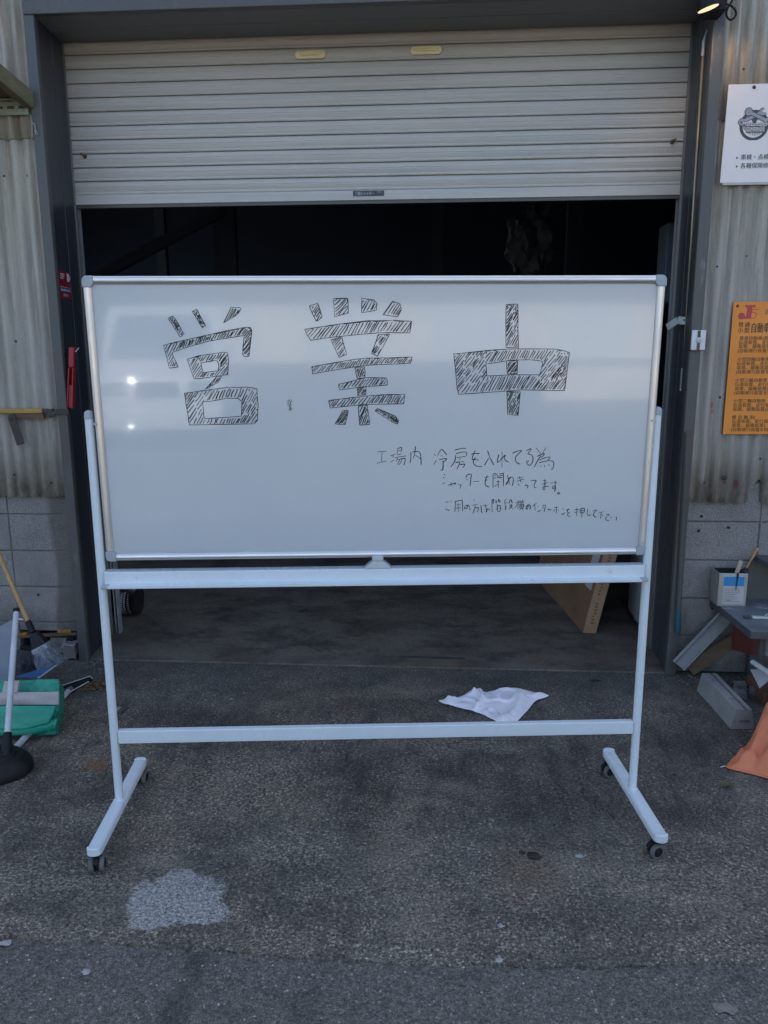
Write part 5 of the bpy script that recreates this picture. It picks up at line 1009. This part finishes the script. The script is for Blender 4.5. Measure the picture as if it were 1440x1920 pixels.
mb = MB(); mb.bar(a, m_, .028, .008); mb.build('blade', 'bench_edge', t, bevel=.001); mb = MB(); mb.bar(m_, b, .020, .011); mb.build('handle', 'pvc', t, bevel=.003)

t = thing('metal_channel', 'grey metal channel leaning diagonally between the right jamb and the bench', 'channel', (1.24, 3.87, 0))
a, b = at(1271, 1247, Y=3.875), at(1363, 1151, Y=3.90); a = Vector((a.x, a.y, max(a.z, .012))); d = (b-a).normalized(); sd = d.cross(Vector((0, 1, 0))).normalized()
mb = MB(); mb.bar(a, b, .072, .003, (0, -1, 0)); 
for s_ in (-1, 1): mb.bar(a+sd*s_*.0345+Vector((0, -.010, 0)), b+sd*s_*.0345+Vector((0, -.010, 0)), .003, .018, (0, -1, 0))
mb.bar(a+sd*.016+Vector((0, -.004, 0)), b+sd*.016+Vector((0, -.004, 0)), .004, .005, (0, -1, 0)); mb.build('profile', 'channel', t, bevel=.0008)
t = thing('wooden_plank', 'brown wooden plank leaning low under the grey metal channel', 'plank', (1.35, 3.93, 0)); a, b = at(1292, 1255, Y=3.925), at(1385, 1195, Y=3.925); mb = MB(); mb.bar((a.x, a.y, max(a.z, .02)), b, .072, .024, (0, -1, 0)); mb.build('plank', 'brown_plank', t, bevel=.002)

t = thing('concrete_kerb', 'cast concrete kerb block with a groove along its top lying by the salmon sack', 'block', (1.33, 3.53, 0))
hz = at(1396, 1333, Y=3.352).z+.014; f_c, b_c = Vector((1.344, 3.338, 0)), Vector((1.322, 3.735, 0)); d = (b_c-f_c).normalized(); ex = Vector((d.y, -d.x, 0))
sec = [(-.052, 0), (-.054, .006), (-.037, hz-.004), (-.033, hz), (.004, hz), (.008, hz-.014), (.013, hz-.014), (.016, hz), (.034, hz), (.037, hz-.004), (.052, .006), (.051, 0)]
mb = MB(); mb.prism(sec, f_c, ex, (0, 0, 1), d, (b_c-f_c).length); mb.build('kerb_body', 'concrete_grey', t, bevel=.003)
mb = MB(); mb.box(f_c+ex*.006+Vector((0, 0, hz*.42))-d*.0005, (.044, .003, .012), Matrix.Rotation(math.atan2(d.y, d.x)-math.pi/2, 3, 'Z')); mb.build('end_slot_shade', 'mortar', t, bevel=.001)  # dark plate on the end face paints the shade of a recess

fp = [(1362, 1438), (1368, 1441), (1385, 1445), (1410, 1451), (1440, 1459), (1475, 1468)]
ol = [at(x, y, Z=.004) for x, y in fp]+[Vector(p) for p in ((1.62, 2.98, .004), (1.76, 3.10, .004), (1.74, 3.34, .004), (1.60, 3.40, .004), (1.44, 3.30, .004), (1.34, 3.21, .004), (1.26, 3.13, .004), (1.20, 3.06, .004))]
def sack(q, t):
    k = min(1, t*1.35); h = .34*(1-(1-k)**2.0); h *= max(.06, min(1, (q.x-1.14)/.42)); f = .5+.5*math.sin((q.x*.8-q.y)*55+4*noise.noise(q*6))
    return max(.002, h+(.045*(f-.5)+.07*NZ(q, 8, 3)+.05*abs(NZ(q, 17, 1))+.018*abs(NZ(q, 40, 2)))*min(1, t*5))
t = thing('sack', 'salmon woven sack slumped on the ground at the right edge', 'sack', (1.5, 3.15, 0)); drape(ol, sack, 34, 8).build('sack_body', 'salmon', t, smooth=True)
mb = MB(); e = spline([p+Vector((0, -.004, .004)) for p in ol[:6]], 5); mb.tube(e, .0045, 8); mb.build('hem', 'salmon', t, smooth=True)
mb = MB(); mb.tube(spline([at(1364, 1437, Z=.007), at(1358, 1436.5, Z=.006), at(1351, 1438.5, Z=.004)], 4), .0022, 6); mb.build('tie_string', 'pvc', t, smooth=True)
t = thing('pipe_offcut', 'white plastic pipe offcut lying under the bench', 'pipe', at(1425, 1250, Z=.1)); mb = MB(); mb.tube([at(1411, 1241, Y=3.60), at(1452, 1270, Y=3.45)], .0125, 12); mb.build('tube', 'pvc', t, smooth='auto')
mb = MB(); tag(pane('torn_card', 'tape', A3((1407, 1255, 3.62), (1450, 1252, 3.60), (1450, 1270, 3.56), (1424, 1290, 3.52)), None, 6, 6, .006, 12, .004), 'torn pale card lying under the white pipe offcut', 'card')
mb = MB(); p = at(1426, 1262, Y=3.60); mb.lohi((p.x+.02, 3.59, .0), (p.x+.25, 3.80, .06)); t = thing('carton', 'small brown carton on the ground under the bench', 'box', (p.x+.1, 3.68, 0)); mb.build('carton_body', 'cardboard', t, bevel=.004); mb = MB(); mb.lohi((p.x+.1, 3.587, .0605), (p.x+.14, 3.80, .0615)); mb.build('tape_strip', 'tape', t)
t = thing('plastic_tub', 'small white plastic tub under the front of the bench', 'tub', (1.62, 3.66, 0)); p = at(1436, 1215, Y=3.68); mb = MB(); mb.lathe([(0, 0), (.055, 0), (.062, .17), (.066, .172), (.066, .182), (.058, .182), (.054, .02), (0, .02)], (p.x+.05, 3.68, max(0, p.z-.03)), 24); mb.build('tub_body', 'pvc', t, smooth='auto')
mb = MB(); mb.lathe([(0, 0), (.05, 0), (.05, .003), (0, .003)], (p.x+.05, 3.68, max(0, p.z-.03)+.15), 20); mb.build('contents', 'tin_dark', t)
p = Vector((1.75, 3.70, 0)); 
random.seed(14)
for k in range(6): tag(chunk('rubble_block', (1.40+k*.045+random.uniform(-.01, .01), 3.80-random.uniform(0, .14), .018), (.05, .045, .036), 20+k), 'rubble piece in the dirt under the bench', 'rubble', 'rubble pieces under the bench')

# --- scraps on the ground
def scrap(name, px, py, r, mat, label, cat, group=None, z=.002, asp=.7, seed=0, h=.006):
    c = at(px, py, Z=z); random.seed(seed+px); n = 11; ol = [c+Vector((r*math.cos(2*math.pi*k/n)*random.uniform(.55, 1.2), r*asp*math.sin(2*math.pi*k/n)*random.uniform(.55, 1.2), 0)) for k in range(n)]
    o = drape(ol, lambda q, t: h*(t*.7+.6*abs(NZ(q, 70, seed))), 4, 2).build(name, mat, None, smooth='auto'); return tag(o, label, cat, group)
scrap('paper_scrap', 1086, 1606, .016, 'paper', 'white paper scrap near the right front caster', 'scrap')
scrap('paper_scrap', 434, 1311, .013, 'paper', 'white paper scrap on the apron left of the rag', 'scrap')
scrap('paper_scrap', 161, 1822, .015, 'paper', 'white paper scrap on the asphalt below the mortar patch', 'scrap', z=-.004)
scrap('paper_scrap', 10, 1768, .02, 'paper', 'pale scrap at the left edge on the asphalt seam', 'scrap', z=-.003)
scrap('paper_scrap', 936, 1800, .014, 'paper', 'pale crumbled scrap lying on the asphalt seam at centre', 'scrap')
scrap('paper_scrap', 1360, 1890, .03, 'stone_light', 'grey flattened scrap on the asphalt at bottom right', 'scrap', z=-.004, h=.003)
scrap('bottle_cap', 939, 1736, .011, 'paper', 'pale round cap on the apron near the asphalt seam', 'cap', asp=.95, h=.004)
scrap('dead_leaf', 1117, 1276, .03, 'dark_leaf', 'dark curled leaf on the ground right of the rag', 'leaf', asp=.5, h=.012)
scrap('dead_leaf', 1002, 1606, .030, 'dark_leaf', 'black leaf on the apron between rag and seam', 'leaf', asp=.6, h=.012)
scrap('dead_leaf', 1265, 1453, .011, 'dark_leaf', 'tiny dark leaf between the right post and the salmon sack', 'leaf', asp=.6, h=.008)
t = thing('metal_clip', 'small dark metal clip on the ground beside the left post', 'clip', at(228, 1330, Z=0)); mb = MB(); mb.bar(at(222, 1336, Z=.006), at(236, 1324, Z=.012), .022, .008); mb.build('plate', 'bench_edge', t, bevel=.001)
mb = MB(); mb.bar(at(216, 1334, Z=.004), at(225, 1326, Z=.008), .02, .006); mb.build('tab', 'galv', t, bevel=.001)
t = thing('weed', 'small dusty weed growing from the apron below the salmon sack', 'weed', at(1366, 1477, Z=0)); mb = MB(); random.seed(31); c0 = at(1366, 1477, Z=0)
for k in range(46):
    a = random.random()*6.28; l_ = random.uniform(.012, .04); tip = c0+Vector((math.cos(a)*l_, math.sin(a)*l_*.8, random.uniform(.003, .018))); s_ = Vector((-math.sin(a), math.cos(a), 0))*random.uniform(.001, .003); m_ = c0.lerp(tip, .6)+Vector((0, 0, .006)); mb.add([c0, m_+s_, tip, m_-s_], [(0, 1, 2, 3)])
mb.build('leaves', 'weed', t, fixn=False)

# ================================================================== ACROSS THE YARD (seen mirrored in the board)
t = thing('parked_van', 'silver van parked across the yard facing the workshop, mirrored in the board', 'van', (-1.95, -5.0, 0))
x0, x1 = -2.72, -1.20; sec = [(-4.95, .30), (-4.95, .62), (-5.05, .92), (-5.45, 1.02), (-6.05, 1.66), (-6.25, 1.74), (-8.1, 1.74), (-8.25, 1.0), (-8.25, .30)]
mb = MB(); mb.prism(sec, (x0, 0, 0), (0, 1, 0), (0, 0, 1), (1, 0, 0), x1-x0); mb.build('body', 'car_paint', t, bevel=.06, seg=4)
mb = MB(); mb.hexa([Vector(p) for p in ((x0+.10, -5.49, 1.075), (x1-.10, -5.49, 1.075), (x1-.10, -5.54, 1.055), (x0+.10, -5.54, 1.055))], [Vector(p) for p in ((x0+.18, -6.00, 1.62), (x1-.18, -6.00, 1.62), (x1-.18, -6.05, 1.60), (x0+.18, -6.05, 1.60))]); mb.build('windscreen', 'screen_glass', t)
for xx in (x0+.24, x1-.24):
    mb = MB(); mb.lohi((xx-.15, -4.97, .70), (xx+.15, -4.93, .86)); mb.build('headlight', 'glass' if xx > -2 else 'lamp_glass', t, bevel=.02)
    if xx < -2:
        mb = MB(); mb.lathe([(.015*math.sin(R(a)), -.015*math.cos(R(a))) for a in range(0, 181, 12)], (-2.25, -4.90, .87), 20); mb.lathe([(.008*math.sin(R(a)), -.008*math.cos(R(a))) for a in range(0, 181, 15)], (-2.30, -4.89, .31), 16); mb.build('glint_sphere', 'glint_glow', t, smooth=True)  # two small glowing spheres added to make the glints
    for yy in (-5.65, -7.6):
        sx = -1 if xx < -2 else 1; mb = MB(); mb.tube([((x0 if sx < 0 else x1)-sx*.16, yy, .28), ((x0 if sx < 0 else x1)+sx*.01, yy, .28)], .28, 24); mb.build('wheel', 'black_plastic', t, bevel=.02)
mb = MB(); mb.lohi((x0+.02, -4.985, .25), (x1-.02, -4.90, .50)); mb.build('bumper', 'car_paint', t, bevel=.03); mb = MB(); mb.lohi((x0+.5, -4.965, .66), (x1-.5, -4.935, .84)); mb.build('grille', 'black_plastic', t, bevel=.01)
t = thing('shed', 'long low cream shed with shutters standing across the road', 'shed', (3, -19, 0)); mb = MB(); mb.lohi((-4, -24, 0), (14, -19, 2.0)); mb.build('wall', 'house_wall', t)
mb = MB(); mb.lohi((-4.3, -24.4, 2.01), (14.3, -18.6, 2.16)); mb.build('roof', 'house_roof', t)
for xx in (-2.2, 1.6, 5.4, 9.2): mb = MB(); mb.lohi((xx-1.2, -19.02, 0), (xx+1.2, -18.97, 1.7)); mb.build('shutter_door', 'car_paint', t)
mb = MB(); mb.lohi((4.3, -9.15, 0), (10, -9.0, .62)); t = thing('garden_wall', 'low pale concrete wall along the far side of the yard', 'wall', (5, -9.1, 0)); mb.build('wall_face', 'house_wall', t, bevel=.01); mb = MB(); mb.lohi((4.28, -9.18, .621), (10.02, -8.97, .68)); mb.build('coping', 'concrete_grey', t, bevel=.01)
